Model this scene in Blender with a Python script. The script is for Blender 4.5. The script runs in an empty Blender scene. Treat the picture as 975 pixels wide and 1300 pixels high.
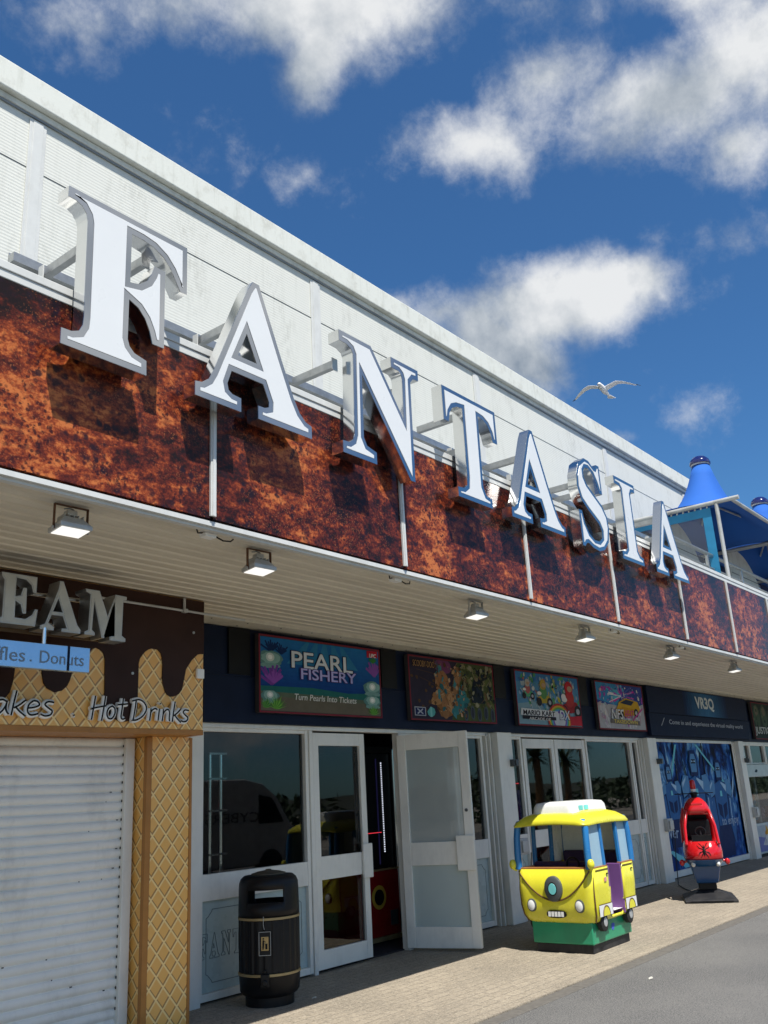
import bpy, math, random
from mathutils import Vector, Matrix
from mathutils.geometry import tessellate_polygon
rnd = random.Random(7)
D2R = math.radians
sc = bpy.context.scene
# ------------------------------------------------------------------ camera
Rt = Vector((0.6137, -0.7881, -0.0480)); Up = Vector((-0.1, -0.1, 1.0)); 
yaw, pit, rol = D2R(52.0821), D2R(17.4536), D2R(-3.1399)
Fw = Vector((math.sin(yaw)*math.cos(pit), math.cos(yaw)*math.cos(pit), math.sin(pit)))
r0 = Vector((math.cos(yaw), -math.sin(yaw), 0)); u0 = r0.cross(Fw)
Rt = math.cos(rol)*r0 + math.sin(rol)*u0
Up = -math.sin(rol)*r0 + math.cos(rol)*u0
EYE = Vector((0, 0, 1.6))
camd = bpy.data.cameras.new('camera'); cam = bpy.data.objects.new('camera', camd)
sc.collection.objects.link(cam); sc.camera = cam
camd.sensor_fit = 'VERTICAL'; camd.sensor_height = 36; camd.lens = 36*1150/1300
camd.clip_start = 0.05; camd.clip_end = 6000
cam.matrix_world = Matrix(((Rt.x, Up.x, -Fw.x, EYE.x), (Rt.y, Up.y, -Fw.y, EYE.y), (Rt.z, Up.z, -Fw.z, EYE.z), (0, 0, 0, 1)))
# ------------------------------------------------------------------ sun + exposure
sdir = Vector((0.5, 1.0, -2.06)).normalized()          # direction the light travels
sund = bpy.data.lights.new('sun', 'SUN'); sun = bpy.data.objects.new('sun', sund)
sc.collection.objects.link(sun); sund.energy = 3.0; sund.angle = D2R(0.53); sund.color = (1.0, 0.955, 0.89)
sun.location = (-8, -14, 30); sun.rotation_euler = sdir.to_track_quat('-Z', 'Y').to_euler()
sc.view_settings.view_transform = 'Standard'; sc.view_settings.look = 'None'
sc.view_settings.exposure = 1.13; sc.view_settings.gamma = 1.0; sc.view_settings.use_curve_mapping = False
sc.cycles.max_bounces = 8; sc.cycles.transparent_max_bounces = 12
sc.cycles.sample_clamp_indirect = 4; sc.cycles.sample_clamp_direct = 3; sc.cycles.caustics_reflective = False; sc.cycles.caustics_refractive = False
# ------------------------------------------------------------------ world: sky and clouds
wd = bpy.data.worlds.new('World'); sc.world = wd; wd.use_nodes = True
wt = wd.node_tree; wt.nodes.clear()
def N(t, typ, **kw):
    n = t.nodes.new(typ)
    for k, v in kw.items(): setattr(n, k, v)
    return n
def lk(t, a, b): t.links.new(a, b)
def mth(t, op, a, b=None, c=None, clamp=False):
    n = N(t, 'ShaderNodeMath', operation=op, use_clamp=clamp)
    for i, v in enumerate((a, b, c)):
        if v is None: continue
        if isinstance(v, (int, float)): n.inputs[i].default_value = v
        else: lk(t, v, n.inputs[i])
    return n.outputs[0]
def vmath(t, op, a, b):
    n = N(t, 'ShaderNodeVectorMath', operation=op)
    for i, v in enumerate((a, b)):
        if isinstance(v, (tuple, Vector)): n.inputs[i].default_value = tuple(v)
        else: lk(t, v, n.inputs[i])
    return n.outputs['Value'] if op == 'DOT_PRODUCT' else n.outputs[0]
def mixc(t, f, a, b, typ='MIX'):
    n = N(t, 'ShaderNodeMix', data_type='RGBA', blend_type=typ)
    for i, v in ((0, f), (6, a), (7, b)):
        if isinstance(v, (int, float)): n.inputs[i].default_value = v
        elif isinstance(v, tuple): n.inputs[i].default_value = v if len(v) == 4 else (*v, 1)
        else: lk(t, v, n.inputs[i])
    return n.outputs[2]
def ramp(t, f, stops, interp='LINEAR'):
    n = N(t, 'ShaderNodeValToRGB'); cr = n.color_ramp; cr.interpolation = interp
    while len(cr.elements) < len(stops): cr.elements.new(0.5)
    for e, (p, c) in zip(cr.elements, stops):
        e.position = p; e.color = c if len(c) == 4 else (*c, 1)
    lk(t, f, n.inputs[0]); return n.outputs[0]
tc = N(wt, 'ShaderNodeTexCoord'); Dv = N(wt, 'ShaderNodeVectorMath', operation='NORMALIZE'); lk(wt, tc.outputs['Generated'], Dv.inputs[0]); Dv = Dv.outputs[0]
sky = N(wt, 'ShaderNodeTexSky', sky_type='NISHITA', sun_disc=False)
sky.sun_elevation = math.asin(-sdir.z); sky.sun_rotation = math.atan2(-sdir.x, -sdir.y)
sky.air_density = 1.0; sky.dust_density = 0.35; sky.ozone_density = 3.0
SKYTINT = mixc(wt, 1.0, sky.outputs[0], (0.44, 0.79, 1.06), 'MULTIPLY')
def pixdir(px, py):
    return (Fw + Rt*((px-487.5)/1150) - Up*((py-650)/1150)).normalized()
def blob(c, e1, e2, a, b, s=1.0):
    d1 = mth(wt, 'DIVIDE', vmath(wt, 'DOT_PRODUCT', Dv, e1), a)
    d2 = mth(wt, 'DIVIDE', vmath(wt, 'DOT_PRODUCT', Dv, e2), b)
    d1 = mth(wt, 'SUBTRACT', d1, c.dot(e1)/a); d2 = mth(wt, 'SUBTRACT', d2, c.dot(e2)/b)
    q = mth(wt, 'SQRT', mth(wt, 'ADD', mth(wt, 'MULTIPLY', d1, d1), mth(wt, 'MULTIPLY', d2, d2)))
    q = mth(wt, 'SUBTRACT', 1.0, q)
    # only the hemisphere the cloud lies in
    side = mth(wt, 'GREATER_THAN', vmath(wt, 'DOT_PRODUCT', Dv, c), 0.2)
    q = mth(wt, 'MULTIPLY', q, s)
    return mth(wt, 'SUBTRACT', mth(wt, 'MULTIPLY', mth(wt, 'ADD', q, 2.0), side), 2.0)
blobs = []
def pb(px, py, rx, ry, rot=0, s=1.0):
    c = pixdir(px, py); k = 1/math.hypot(1, math.hypot((px-487.5)/1150, (py-650)/1150))
    a = D2R(rot); e1 = (Rt*math.cos(a) + Up*math.sin(a)); e2 = (-Rt*math.sin(a) + Up*math.cos(a))
    e1 = (e1 - c*e1.dot(c)).normalized(); e2 = (e2 - c*e2.dot(c) ).normalized(); e2 = (e2 - e1*e2.dot(e1)).normalized()
    blobs.append(blob(c, e1, e2, rx/1150*k, ry/1150*k, s))
pb(715, 385, 190, 76, 12, 1.9); pb(640, 440, 135, 66, -28, 1.8); pb(795, 355, 95, 46, 5, 1.8); pb(560, 395, 90, 36, 0)
pb(605, 182, 130, 54, -3, 1.05); pb(700, 95, 110, 66, 20, 1.0); pb(690, 120, 70, 90, 0, .6)
pb(850, 130, 185, 86, 20, 1.4); pb(950, 70, 120, 110, 0, 1.3); pb(930, 190, 80, 70, 0, 1.0)
pb(420, 5, 230, 88, 0, 1.5); pb(400, 75, 90, 60, 70, 1.4); pb(230, 5, 130, 60, 0, .8); pb(90, 30, 120, 60, 0, .55)
pb(270, 215, 60, 40, 10, .12); pb(375, 225, 40, 28, 0, .2); pb(820, 300, 60, 26, 0, .45); pb(930, 300, 50, 38, 0, .4)
pb(885, 530, 40, 24, 0, .1); pb(785, 555, 26, 12, 0, .6); pb(700, 10, 150, 60, 0, .7); pb(880, -20, 200, 50, 0, .8)
def wb(d, a, b, s=1.0):
    c = Vector(d).normalized(); e1 = Vector((0, 0, 1)).cross(c).normalized(); e2 = c.cross(e1)
    blobs.append(blob(c, e1, e2, a, b, s))
wb((0.95, -1.35, 0.95), .42, .26, 1.6); wb((0.2, -1.2, 0.6), .35, .2, 1.2); wb((-1, -.6, .5), .4, .2, 1.2); wb((-1, .6, .75), 1.1, .7, 3.0)  # clouds out of view, added for fill light and the steel to mirror
wb((1, -1.2, .16), .5, .07, 1.1); wb((0.2, 1, .4), .4, .2, 1.1); wb((-.3, -.3, 1), .5, .3, 1.2); wb((-.6, -1.2, .25), .6, .14, 1.2); wb((-.2, -1, .14), .6, .08, 1.1)
m = blobs[0]
for b in blobs[1:]: m = mth(wt, 'SMOOTH_MAX', m, b, 0.15)
def wnoise(scale, detail, rough, off=(0, 0, 0)):
    v = vmath(wt, 'ADD', Dv, off); n = N(wt, 'ShaderNodeTexNoise'); n.inputs['Scale'].default_value = scale
    n.inputs['Detail'].default_value = detail; n.inputs['Roughness'].default_value = rough; n.inputs['Distortion'].default_value = .12
    lk(wt, v, n.inputs['Vector']); return n.outputs[0]
n1 = wnoise(9, 9, .60); n2 = wnoise(30, 10, .68, (3, 1, 2))
nn = mth(wt, 'ADD', mth(wt, 'MULTIPLY', mth(wt, 'SUBTRACT', n1, .5), 1.9), mth(wt, 'MULTIPLY', mth(wt, 'SUBTRACT', n2, .5), 1.1))
val = mth(wt, 'ADD', m, nn)
mr = N(wt, 'ShaderNodeMapRange', interpolation_type='SMOOTHSTEP'); lk(wt, val, mr.inputs[0]); mr.inputs[1].default_value = .0; mr.inputs[2].default_value = 1.35
mask = mth(wt, 'MULTIPLY', mr.outputs[0], .93)
upn = wnoise(9, 5, .5, (-.02, -.045, .07)); lit = mth(wt, 'SUBTRACT', n1, upn)
lit = mth(wt, 'ADD', mth(wt, 'MULTIPLY', lit, 2.6), mth(wt, 'ADD', mth(wt, 'MULTIPLY', val, -.12), .72), clamp=True)
ccol = ramp(wt, lit, [(0, (.13, .155, .185)), (.42, (.235, .255, .275)), (1, (.40, .405, .405))])
bgs = N(wt, 'ShaderNodeBackground'); lk(wt, SKYTINT, bgs.inputs[0]); bgs.inputs[1].default_value = 0.053
bgc = N(wt, 'ShaderNodeBackground'); lk(wt, ccol, bgc.inputs[0]); bgc.inputs[1].default_value = 1.0
mx = N(wt, 'ShaderNodeMixShader'); lk(wt, mask, mx.inputs[0]); lk(wt, bgs.outputs[0], mx.inputs[1]); lk(wt, bgc.outputs[0], mx.inputs[2])
wo = N(wt, 'ShaderNodeOutputWorld'); lk(wt, mx.outputs[0], wo.inputs[0])

# ------------------------------------------------------------------ materials
def newmat(name):
    m = bpy.data.materials.new(name); m.use_nodes = True; t = m.node_tree
    p = t.nodes['Principled BSDF']; return m, t, p
def objco(t):
    g = N(t, 'ShaderNodeNewGeometry'); return g.outputs['Position']
def noise(t, scale, detail=4, rough=.5, vec=None, dist=0):
    n = N(t, 'ShaderNodeTexNoise'); n.inputs['Scale'].default_value = scale; n.inputs['Detail'].default_value = detail
    n.inputs['Roughness'].default_value = rough; n.inputs['Distortion'].default_value = dist
    lk(t, vec or objco(t), n.inputs['Vector']); return n.outputs[0]
def mapped(t, sx=1, sy=1, sz=1, off=(0, 0, 0), rot=(0, 0, 0)):
    mp = N(t, 'ShaderNodeMapping'); mp.inputs['Scale'].default_value = (sx, sy, sz); mp.inputs['Location'].default_value = off
    mp.inputs['Rotation'].default_value = rot
    lk(t, objco(t), mp.inputs[0]); return mp.outputs[0]
def bump(t, p, h, strength=.3, dist=.01):
    b = N(t, 'ShaderNodeBump'); b.inputs['Strength'].default_value = strength; b.inputs['Distance'].default_value = dist
    lk(t, h, b.inputs['Height']); lk(t, b.outputs[0], p.inputs['Normal'])
def M(name, col, rough=.5, metal=0.0, var=.12, vs=6.0, dirt=0.0, dirtcol=(.12, .10, .08), coat=0.0, bm=0.0, spec=.4):
    m, t, p = newmat(name)
    p.inputs['Roughness'].default_value = rough; p.inputs['Metallic'].default_value = metal
    p.inputs['Coat Weight'].default_value = coat; p.inputs['Coat Roughness'].default_value = .08; p.inputs['Specular IOR Level'].default_value = spec
    n = noise(t, vs, 6, .6)
    c = mixc(t, ramp(t, n, [(.3, (0, 0, 0)), (.7, (1, 1, 1))]), tuple(x*(1-var) for x in col), tuple(min(1, x*(1+var)) for x in col))
    if dirt > 0:
        d = noise(t, 3.2, 8, .72, mapped(t, 1, 1, .35)); d = mth(t, 'MULTIPLY', ramp(t, d, [(.48, (0, 0, 0)), (.72, (1, 1, 1))]), dirt)
        c = mixc(t, d, c, dirtcol)
    lk(t, c, p.inputs['Base Color'])
    r = mth(t, 'ADD', mth(t, 'MULTIPLY', noise(t, vs*3, 4), .16), rough-.08, clamp=True)
    if metal < .9 or rough > .15: lk(t, r, p.inputs['Roughness'])
    if bm > 0: bump(t, p, noise(t, vs*6, 6, .65), bm, .004)
    return m
def glass_mat(name, tint=(.55, .6, .6), refl=1.0, film=0.0, filmcol=(.5, .56, .56)):
    m = bpy.data.materials.new(name); m.use_nodes = True; t = m.node_tree; t.nodes.clear()
    tr = N(t, 'ShaderNodeBsdfTransparent'); tr.inputs[0].default_value = (*tint, 1)
    gl = N(t, 'ShaderNodeBsdfGlossy'); gl.inputs['Roughness'].default_value = .015
    fr = N(t, 'ShaderNodeFresnel'); fr.inputs[0].default_value = 1.52
    wv = noise(t, 1.3, 3); b = N(t, 'ShaderNodeBump'); b.inputs['Strength'].default_value = .02; b.inputs['Distance'].default_value = .02; lk(t, wv, b.inputs['Height']); lk(t, b.outputs[0], gl.inputs['Normal'])
    f = mth(t, 'MULTIPLY', mth(t, 'ADD', mth(t, 'MULTIPLY', fr.outputs[0], 1.05), .004), refl, clamp=True)
    mx = N(t, 'ShaderNodeMixShader'); lk(t, f, mx.inputs[0])
    base = tr.outputs[0]
    if film > 0:
        df = N(t, 'ShaderNodeBsdfDiffuse'); lk(t, mixc(t, noise(t, 2.5, 6, .6), tuple(c*.85 for c in filmcol), filmcol), df.inputs[0])
        m2 = N(t, 'ShaderNodeMixShader'); m2.inputs[0].default_value = film; lk(t, base, m2.inputs[1]); lk(t, df.outputs[0], m2.inputs[2]); base = m2.outputs[0]
    lk(t, base, mx.inputs[1]); lk(t, gl.outputs[0], mx.inputs[2])
    o = N(t, 'ShaderNodeOutputMaterial'); lk(t, mx.outputs[0], o.inputs[0]); return m
MAT = {}
MAT['white_metal'] = M('white_metal', (.62, .63, .61), .42, var=.05, dirt=.30, dirtcol=(.33, .32, .29))
MAT['upvc'] = M('white_frame_paint', (.80, .78, .71), .35, var=.04, dirt=.32, dirtcol=(.36, .35, .32), vs=4)
MAT['cream'] = M('cream_paint', (.64, .61, .51), .55, var=.06, dirt=.35, dirtcol=(.25, .22, .17))
MAT['chrome'] = M('polished_steel', (.74, .74, .73), .13, 1.0, var=.02)
MAT['rim'] = M('satin_steel_rim', (.50, .51, .52), .09, 1.0, var=.02)
MAT['steel'] = M('galvanised_steel', (.42, .43, .43), .38, .85, var=.15, vs=14)
MAT['grey_paint'] = M('grey_steel_paint', (.23, .25, .26), .5, .2, var=.1)
MAT['acrylic'] = M('white_acrylic', (.70, .72, .725), .3, var=.02, coat=.2, vs=2)
MAT['navy'] = M('navy_board', (.009, .015, .036), .5, var=.25, vs=2, spec=.10)
MAT['black'] = M('black_plastic', (.007, .007, .008), .42, var=.2, vs=12, spec=.25)
MAT['black_steel'] = M('black_steel', (.018, .018, .02), .55, var=.25, vs=9, dirt=.4, dirtcol=(.09, .085, .075))
MAT['gold'] = M('gold_band', (.36, .27, .13), .45, .3)
MAT['lens'] = M('lamp_lens', (.82, .82, .80), .2, var=.03)
m_, t_, p_ = newmat('lamp_lens_added_glow'); p_.inputs['Base Color'].default_value = (.8, .8, .78, 1); p_.inputs['Emission Color'].default_value = (1, .98, .94, 1); p_.inputs['Emission Strength'].default_value = .4; MAT['lens'] = m_  # faint emission added to brighten the lens, in place of reflected sunlit ground
MAT['alu'] = M('cast_aluminium', (.50, .51, .50), .5, .4, dirt=.4, dirtcol=(.25, .2, .15))
MAT['rust'] = M('rusty_steel', (.13, .065, .035), .8, var=.5, vs=30)
MAT['shutter'] = M('shutter_paint', (.82, .805, .75), .38, var=.05, dirt=.42, dirtcol=(.34, .33, .30), vs=3)
MAT['choco'] = M('chocolate_print', (.040, .019, .014), .4, var=.2, vs=3, spec=.12)
MAT['orange_trim'] = M('orange_trim', (.40, .17, .035), .45, var=.12)
MAT['etched'] = M('etched_panel', (.42, .52, .515), .28, var=.05, vs=2, dirt=.2, dirtcol=(.2, .24, .25))
MAT['etch_line'] = M('etch_line', (.15, .195, .21), .4, var=.05)
MAT['yellow'] = M('yellow_fibreglass', (.72, .67, .04), .28, var=.07, coat=.35, vs=3, dirt=.22, dirtcol=(.34, .27, .05))
MAT['yblue'] = M('blue_fibreglass', (.02, .17, .42), .25, var=.05, coat=.5)
MAT['paleblue'] = M('pale_blue_window', (.30, .46, .56), .2, var=.05, coat=.4)
MAT['green'] = M('green_fibreglass', (.02, .28, .14), .35, var=.1, coat=.2, dirt=.3, dirtcol=(.05, .16, .09))
MAT['purple'] = M('purple_fibreglass', (.17, .075, .23), .35, var=.06)
MAT['dpurple'] = M('dark_purple_seat', (.03, .012, .05), .45)
MAT['wfibre'] = M('white_fibreglass', (.74, .75, .72), .28, var=.03, coat=.3)
MAT['brown'] = M('brown_outline', (.13, .07, .025), .4)
MAT['dash'] = M('brown_dash', (.30, .13, .04), .35)
MAT['rubber'] = M('rubber', (.02, .02, .02), .75)
MAT['dgrey'] = M('dark_grey', (.07, .08, .085), .4)
MAT['cyan'] = M('cyan_disc', (.18, .60, .60), .3)
MAT['red'] = M('red_fibreglass', (.50, .008, .012), .16, var=.07, coat=.7, vs=3)
MAT['hblue'] = M('deep_blue_fibreglass', (.012, .07, .20), .22, var=.1, coat=.5, vs=3)
MAT['white'] = M('white_paint', (.86, .86, .84), .4, var=.03)
MAT['blackpaint'] = M('black_paint', (.008, .008, .008), .45, spec=.15)
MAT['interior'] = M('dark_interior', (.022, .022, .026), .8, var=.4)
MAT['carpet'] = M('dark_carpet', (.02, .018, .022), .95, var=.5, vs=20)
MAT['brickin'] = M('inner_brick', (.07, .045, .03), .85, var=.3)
MAT['glass'] = glass_mat('shop_glass')
MAT['frost'] = glass_mat('frosted_glass', (.5, .5, .5), .6, .85, (.56, .64, .61))
MAT['halffrost'] = glass_mat('hazy_glass', (.75, .78, .76), .8, .62, (.60, .66, .64))
MAT['clearplastic'] = glass_mat('clear_plastic_sheet', (.78, .82, .86), .7, .14, (.30, .33, .36))
MAT['litter'] = M('litter_paper', (.48, .46, .40), .8)
m_, t_, p_ = newmat('gull_white'); p_.inputs['Base Color'].default_value = (.8, .79, .77, 1); p_.inputs['Roughness'].default_value = .8; MAT['bird'] = m_
MAT['birdgrey'] = M('gull_grey', (.36, .35, .33), .7)

def make_fascia():
    m, t, p = newmat('rusted_copper_print')
    P = objco(t); sx = N(t, 'ShaderNodeSeparateXYZ'); lk(t, P, sx.inputs[0])
    big = noise(t, .75, 2, .5, vmath(t, 'ADD', P, (5.3, 0, 2.1)))
    mid = noise(t, 3.2, 5, .62, mapped(t, .6, 1, 1.25, (3.7, 0, 0)), .3)
    fine = noise(t, 15, 8, .70, mapped(t, .62, 1, 1.1), .3); grit = noise(t, 42, 6, .7)
    v = mth(t, 'ADD', mth(t, 'MULTIPLY', mth(t, 'SUBTRACT', big, .5), 1.5), mth(t, 'MULTIPLY', mth(t, 'SUBTRACT', mid, .5), 1.1))
    v = mth(t, 'ADD', v, mth(t, 'MULTIPLY', mth(t, 'SUBTRACT', fine, .5), 2.1))
    v = mth(t, 'ADD', v, mth(t, 'MULTIPLY', mth(t, 'SUBTRACT', grit, .5), .8))
    v = mth(t, 'SUBTRACT', v, mth(t, 'MULTIPLY', mth(t, 'SUBTRACT', sx.outputs[2], 3.75), .16))
    v = mth(t, 'ADD', v, .45)
    col = ramp(t, v, [(.10, (.014, .009, .010)), (.26, (.040, .012, .010)), (.38, (.078, .016, .012)), (.52, (.13, .025, .014)), (.68, (.27, .055, .019)), (.88, (.50, .15, .045))])
    def specks(scale, lo, hi, amt, c, color):
        vor = N(t, 'ShaderNodeTexVoronoi', feature='F1'); vor.inputs['Scale'].default_value = scale
        nc = N(t, 'ShaderNodeTexNoise'); nc.inputs['Scale'].default_value = scale*.6; nc.inputs['Detail'].default_value = 5; lk(t, P, nc.inputs['Vector'])
        s_ = N(t, 'ShaderNodeVectorMath', operation='SCALE'); lk(t, nc.outputs['Color'], s_.inputs[0]); s_.inputs['Scale'].default_value = 1.6/scale
        w_ = N(t, 'ShaderNodeVectorMath', operation='ADD'); lk(t, P, w_.inputs[0]); lk(t, s_.outputs[0], w_.inputs[1]); lk(t, w_.outputs[0], vor.inputs['Vector'])
        zone = ramp(t, noise(t, 2.6, 4, .6, vmath(t, 'ADD', P, (scale, 0, 0))), [(.40, (0, 0, 0)), (.56, (1, 1, 1))])
        k = mth(t, 'MULTIPLY', ramp(t, vor.outputs['Distance'], [(lo, (1, 1, 1)), (hi, (0, 0, 0))]), zone)
        return mixc(t, mth(t, 'MULTIPLY', k, amt), c, color)
    col = specks(13, .24, .40, .9, col, (.016, .010, .016)); col = specks(31, .26, .42, .85, col, (.03, .010, .012)); col = specks(60, .2, .34, .6, col, (.30, .10, .04))
    lk(t, col, p.inputs['Base Color']); p.inputs['Roughness'].default_value = .16; p.inputs['Specular IOR Level'].default_value = .17; p.inputs['Coat Weight'].default_value = 0; p.inputs['Coat Roughness'].default_value = .03
    bump(t, p, noise(t, 1.2, 2), .03, .02)
    return m
MAT['fascia'] = make_fascia()

def make_corrugated():
    m, t, p = newmat('corrugated_white_cladding')
    P = objco(t); sx = N(t, 'ShaderNodeSeparateXYZ'); lk(t, P, sx.inputs[0])
    w = mth(t, 'SINE', mth(t, 'MULTIPLY', sx.outputs[2], 2*math.pi/.034))
    d = noise(t, 2.2, 9, .72, mapped(t, 1, 1, .5)); d2 = noise(t, 11, 8, .75, mapped(t, 1.5, 1, .5))
    streak = noise(t, 3.0, 6, .6, mapped(t, 3.0, 1, .22))
    dd = mth(t, 'MULTIPLY', ramp(t, d, [(.50, (0, 0, 0)), (.68, (1, 1, 1))]), ramp(t, d2, [(.44, (0, 0, 0)), (.62, (1, 1, 1))]))
    c = mixc(t, mth(t, 'MULTIPLY', dd, .50), (.66, .665, .61), (.34, .34, .29))
    c = mixc(t, mth(t, 'MULTIPLY', ramp(t, streak, [(.54, (0, 0, 0)), (.76, (1, 1, 1))]), .26), c, (.42, .43, .38))
    lk(t, c, p.inputs['Base Color']); p.inputs['Roughness'].default_value = .5
    bump(t, p, w, .13, .006)
    return m
MAT['corrugated'] = make_corrugated()
def make_cap():
    m, t, p = newmat('weathered_parapet')
    d = noise(t, 5, 9, .75, mapped(t, 1, 1, .7)); s = noise(t, 4, 7, .7, mapped(t, 2.5, 1, .2))
    c = mixc(t, ramp(t, d, [(.50, (0, 0, 0)), (.78, (.7, .7, .7))]), (.66, .675, .62), (.36, .35, .29))
    c = mixc(t, ramp(t, s, [(.55, (0, 0, 0)), (.8, (.6, .6, .6))]), c, (.38, .39, .33))
    lk(t, c, p.inputs['Base Color']); p.inputs['Roughness'].default_value = .6
    bump(t, p, d, .15, .01); return m
MAT['cap'] = make_cap()
def make_soffit():
    m, t, p = newmat('soffit_boards')
    d = noise(t, 2.0, 8, .65, mapped(t, .25, 1.6, 1)); d2 = noise(t, 14, 6, .6, mapped(t, .3, 1, 1))
    c = mixc(t, ramp(t, d, [(.35, (0, 0, 0)), (.75, (1, 1, 1))]), (.80, .745, .62), (.62, .565, .46))
    c = mixc(t, mth(t, 'MULTIPLY', d2, .22), c, (.38, .35, .29))
    lk(t, c, p.inputs['Base Color']); p.inputs['Roughness'].default_value = .42
    return m
MAT['soffit'] = make_soffit()
def make_waffle():
    m, t, p = newmat('waffle_print')
    P = objco(t); sx = N(t, 'ShaderNodeSeparateXYZ'); lk(t, P, sx.inputs[0])
    xx = mth(t, 'ADD', sx.outputs[0], sx.outputs[1])
    per = .148
    def saw(sign):
        a = mth(t, 'ADD', mth(t, 'MULTIPLY', xx, 1.12), mth(t, 'MULTIPLY', sx.outputs[2], sign))
        a = mth(t, 'FRACT', mth(t, 'DIVIDE', mth(t, 'ADD', a, 100), per))
        return a
    a1, a2 = saw(.95), saw(-.95)
    def line(a, lo, hi):
        return mth(t, 'MULTIPLY', mth(t, 'GREATER_THAN', a, lo), mth(t, 'LESS_THAN', a, hi))
    ridge = mth(t, 'MAXIMUM', line(a1, 0, .13), line(a2, 0, .13))
    edge = mth(t, 'MAXIMUM', line(a1, .13, .21), line(a2, .87, 1.0))
    n = noise(t, 5, 5, .6); base = mixc(t, n, (.80, .41, .09), (.88, .49, .14))
    c = mixc(t, edge, base, (.42, .21, .065)); c = mixc(t, ridge, c, (.93, .66, .28))
    lk(t, c, p.inputs['Base Color']); p.inputs['Roughness'].default_value = .32; return m
MAT['waffle'] = make_waffle()
def make_ground():
    m, t, p = newmat('paved_concrete')
    P = objco(t)
    br = N(t, 'ShaderNodeTexBrick'); br.inputs['Scale'].default_value = 1; br.inputs['Brick Width'].default_value = .21; br.inputs['Row Height'].default_value = .105
    br.inputs['Mortar Size'].default_value = .006; br.inputs['Mortar Smooth'].default_value = .4; lk(t, P, br.inputs['Vector'])
    br.inputs['Color1'].default_value = (.38, .32, .235, 1); br.inputs['Color2'].default_value = (.31, .26, .19, 1); br.inputs['Mortar'].default_value = (.12, .105, .085, 1)
    d = noise(t, .9, 9, .72, mapped(t, 1, 1.4, 1)); f = noise(t, 55, 6, .7); s = noise(t, 160, 3, .6)
    c = mixc(t, ramp(t, d, [(.40, (0, 0, 0)), (.66, (.8, .8, .8))]), br.outputs['Color'], (.15, .13, .098))
    c = mixc(t, ramp(t, f, [(.44, (0, 0, 0)), (.58, (.7, .7, .7))]), c, (.44, .385, .30)); g3 = noise(t, 22, 7, .75); c = mixc(t, ramp(t, g3, [(.47, (0, 0, 0)), (.62, (.6, .6, .6))]), c, (.17, .145, .11))
    c = mixc(t, ramp(t, s, [(.57, (0, 0, 0)), (.66, (.7, .7, .7))]), c, (.08, .07, .06))
    gum = N(t, 'ShaderNodeTexVoronoi'); gum.inputs['Scale'].default_value = 3.1; lk(t, P, gum.inputs['Vector'])
    c = mixc(t, ramp(t, gum.outputs['Distance'], [(.055, (.7, .7, .7)), (.075, (0, 0, 0))]), c, (.10, .095, .085))
    lk(t, c, p.inputs['Base Color']); p.inputs['Roughness'].default_value = .88
    bump(t, p, mth(t, 'ADD', mth(t, 'MULTIPLY', br.outputs['Fac'], -.5), f), .5, .006); return m
MAT['paving'] = make_ground()
def make_asphalt():
    m, t, p = newmat('asphalt')
    f = noise(t, 90, 5, .75); d = noise(t, .9, 7, .6); s = noise(t, 210, 2, .6)
    c = mixc(t, ramp(t, d, [(.35, (0, 0, 0)), (.65, (1, 1, 1))]), (.065, .065, .065), (.12, .117, .11)); g2 = noise(t, 26, 6, .75); c = mixc(t, ramp(t, g2, [(.42, (0, 0, 0)), (.62, (.5, .5, .5))]), c, (.05, .05, .05)); c = mixc(t, ramp(t, f, [(.47, (0, 0, 0)), (.60, (.9, .9, .9))]), c, (.24, .235, .22))
    c = mixc(t, ramp(t, s, [(.6, (0, 0, 0)), (.68, (1, 1, 1))]), c, (.30, .29, .27))
    lk(t, c, p.inputs['Base Color']); p.inputs['Roughness'].default_value = .85; bump(t, p, f, .7, .006); return m
MAT['asphalt'] = make_asphalt()
MAT['kerb'] = M('kerb_concrete', (.13, .12, .105), .85, var=.2, vs=20, bm=.4)
MAT['bounce_ground'] = M('pale_bounce_ground', (.30, .27, .22), .9, var=.1, vs=.3)  # pale so that it throws sunlight back under the canopy
MAT['grass'] = M('far_grass', (.045, .05, .03), .9, var=.3, vs=.05)
def make_fabric():
    m, t, p = newmat('blue_tent_fabric')
    lk(t, mixc(t, noise(t, 1.5, 4), (.02, .10, .40), (.03, .14, .50)), p.inputs['Base Color']); p.inputs['Roughness'].default_value = .8; p.inputs['Specular IOR Level'].default_value = .2
    return m
MAT['fabric'] = make_fabric()
MAT['bluetrim'] = M('blue_fabric_border', (.02, .22, .42), .6)
MAT['navydome'] = M('navy_dome', (.01, .015, .10), .12, coat=.6)
def make_vr():
    m, t, p = newmat('blue_light_print')
    P = objco(t); sx = N(t, 'ShaderNodeSeparateXYZ'); lk(t, P, sx.inputs[0])
    a = noise(t, 2.2, 6, .6, mapped(t, .9, 1, .5, (0, 0, 0), (0, .5, 0)), 1.6); b = noise(t, 5.5, 7, .62, mapped(t, .8, 1, .55, (4, 0, 0), (0, -.35, 0)), 1.0)
    c = ramp(t, a, [(.34, (.003, .005, .018)), (.44, (.006, .025, .13)), (.52, (.02, .10, .36)), (.60, (.09, .27, .55)), (.69, (.38, .60, .72))])
    c = mixc(t, ramp(t, b, [(.50, (0, 0, 0)), (.62, (.85, .85, .85))]), c, (.004, .006, .016))
    low = mth(t, 'MULTIPLY', mth(t, 'SUBTRACT', 1.15, sx.outputs[2]), .9, clamp=True)
    c = mixc(t, mth(t, 'MULTIPLY', low, .55), c, (.01, .05, .24))
    lk(t, c, p.inputs['Base Color']); p.inputs['Roughness'].default_value = .55; p.inputs['Specular IOR Level'].default_value = .05; return m
MAT['vrprint'] = make_vr()
_cols = {}
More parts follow.
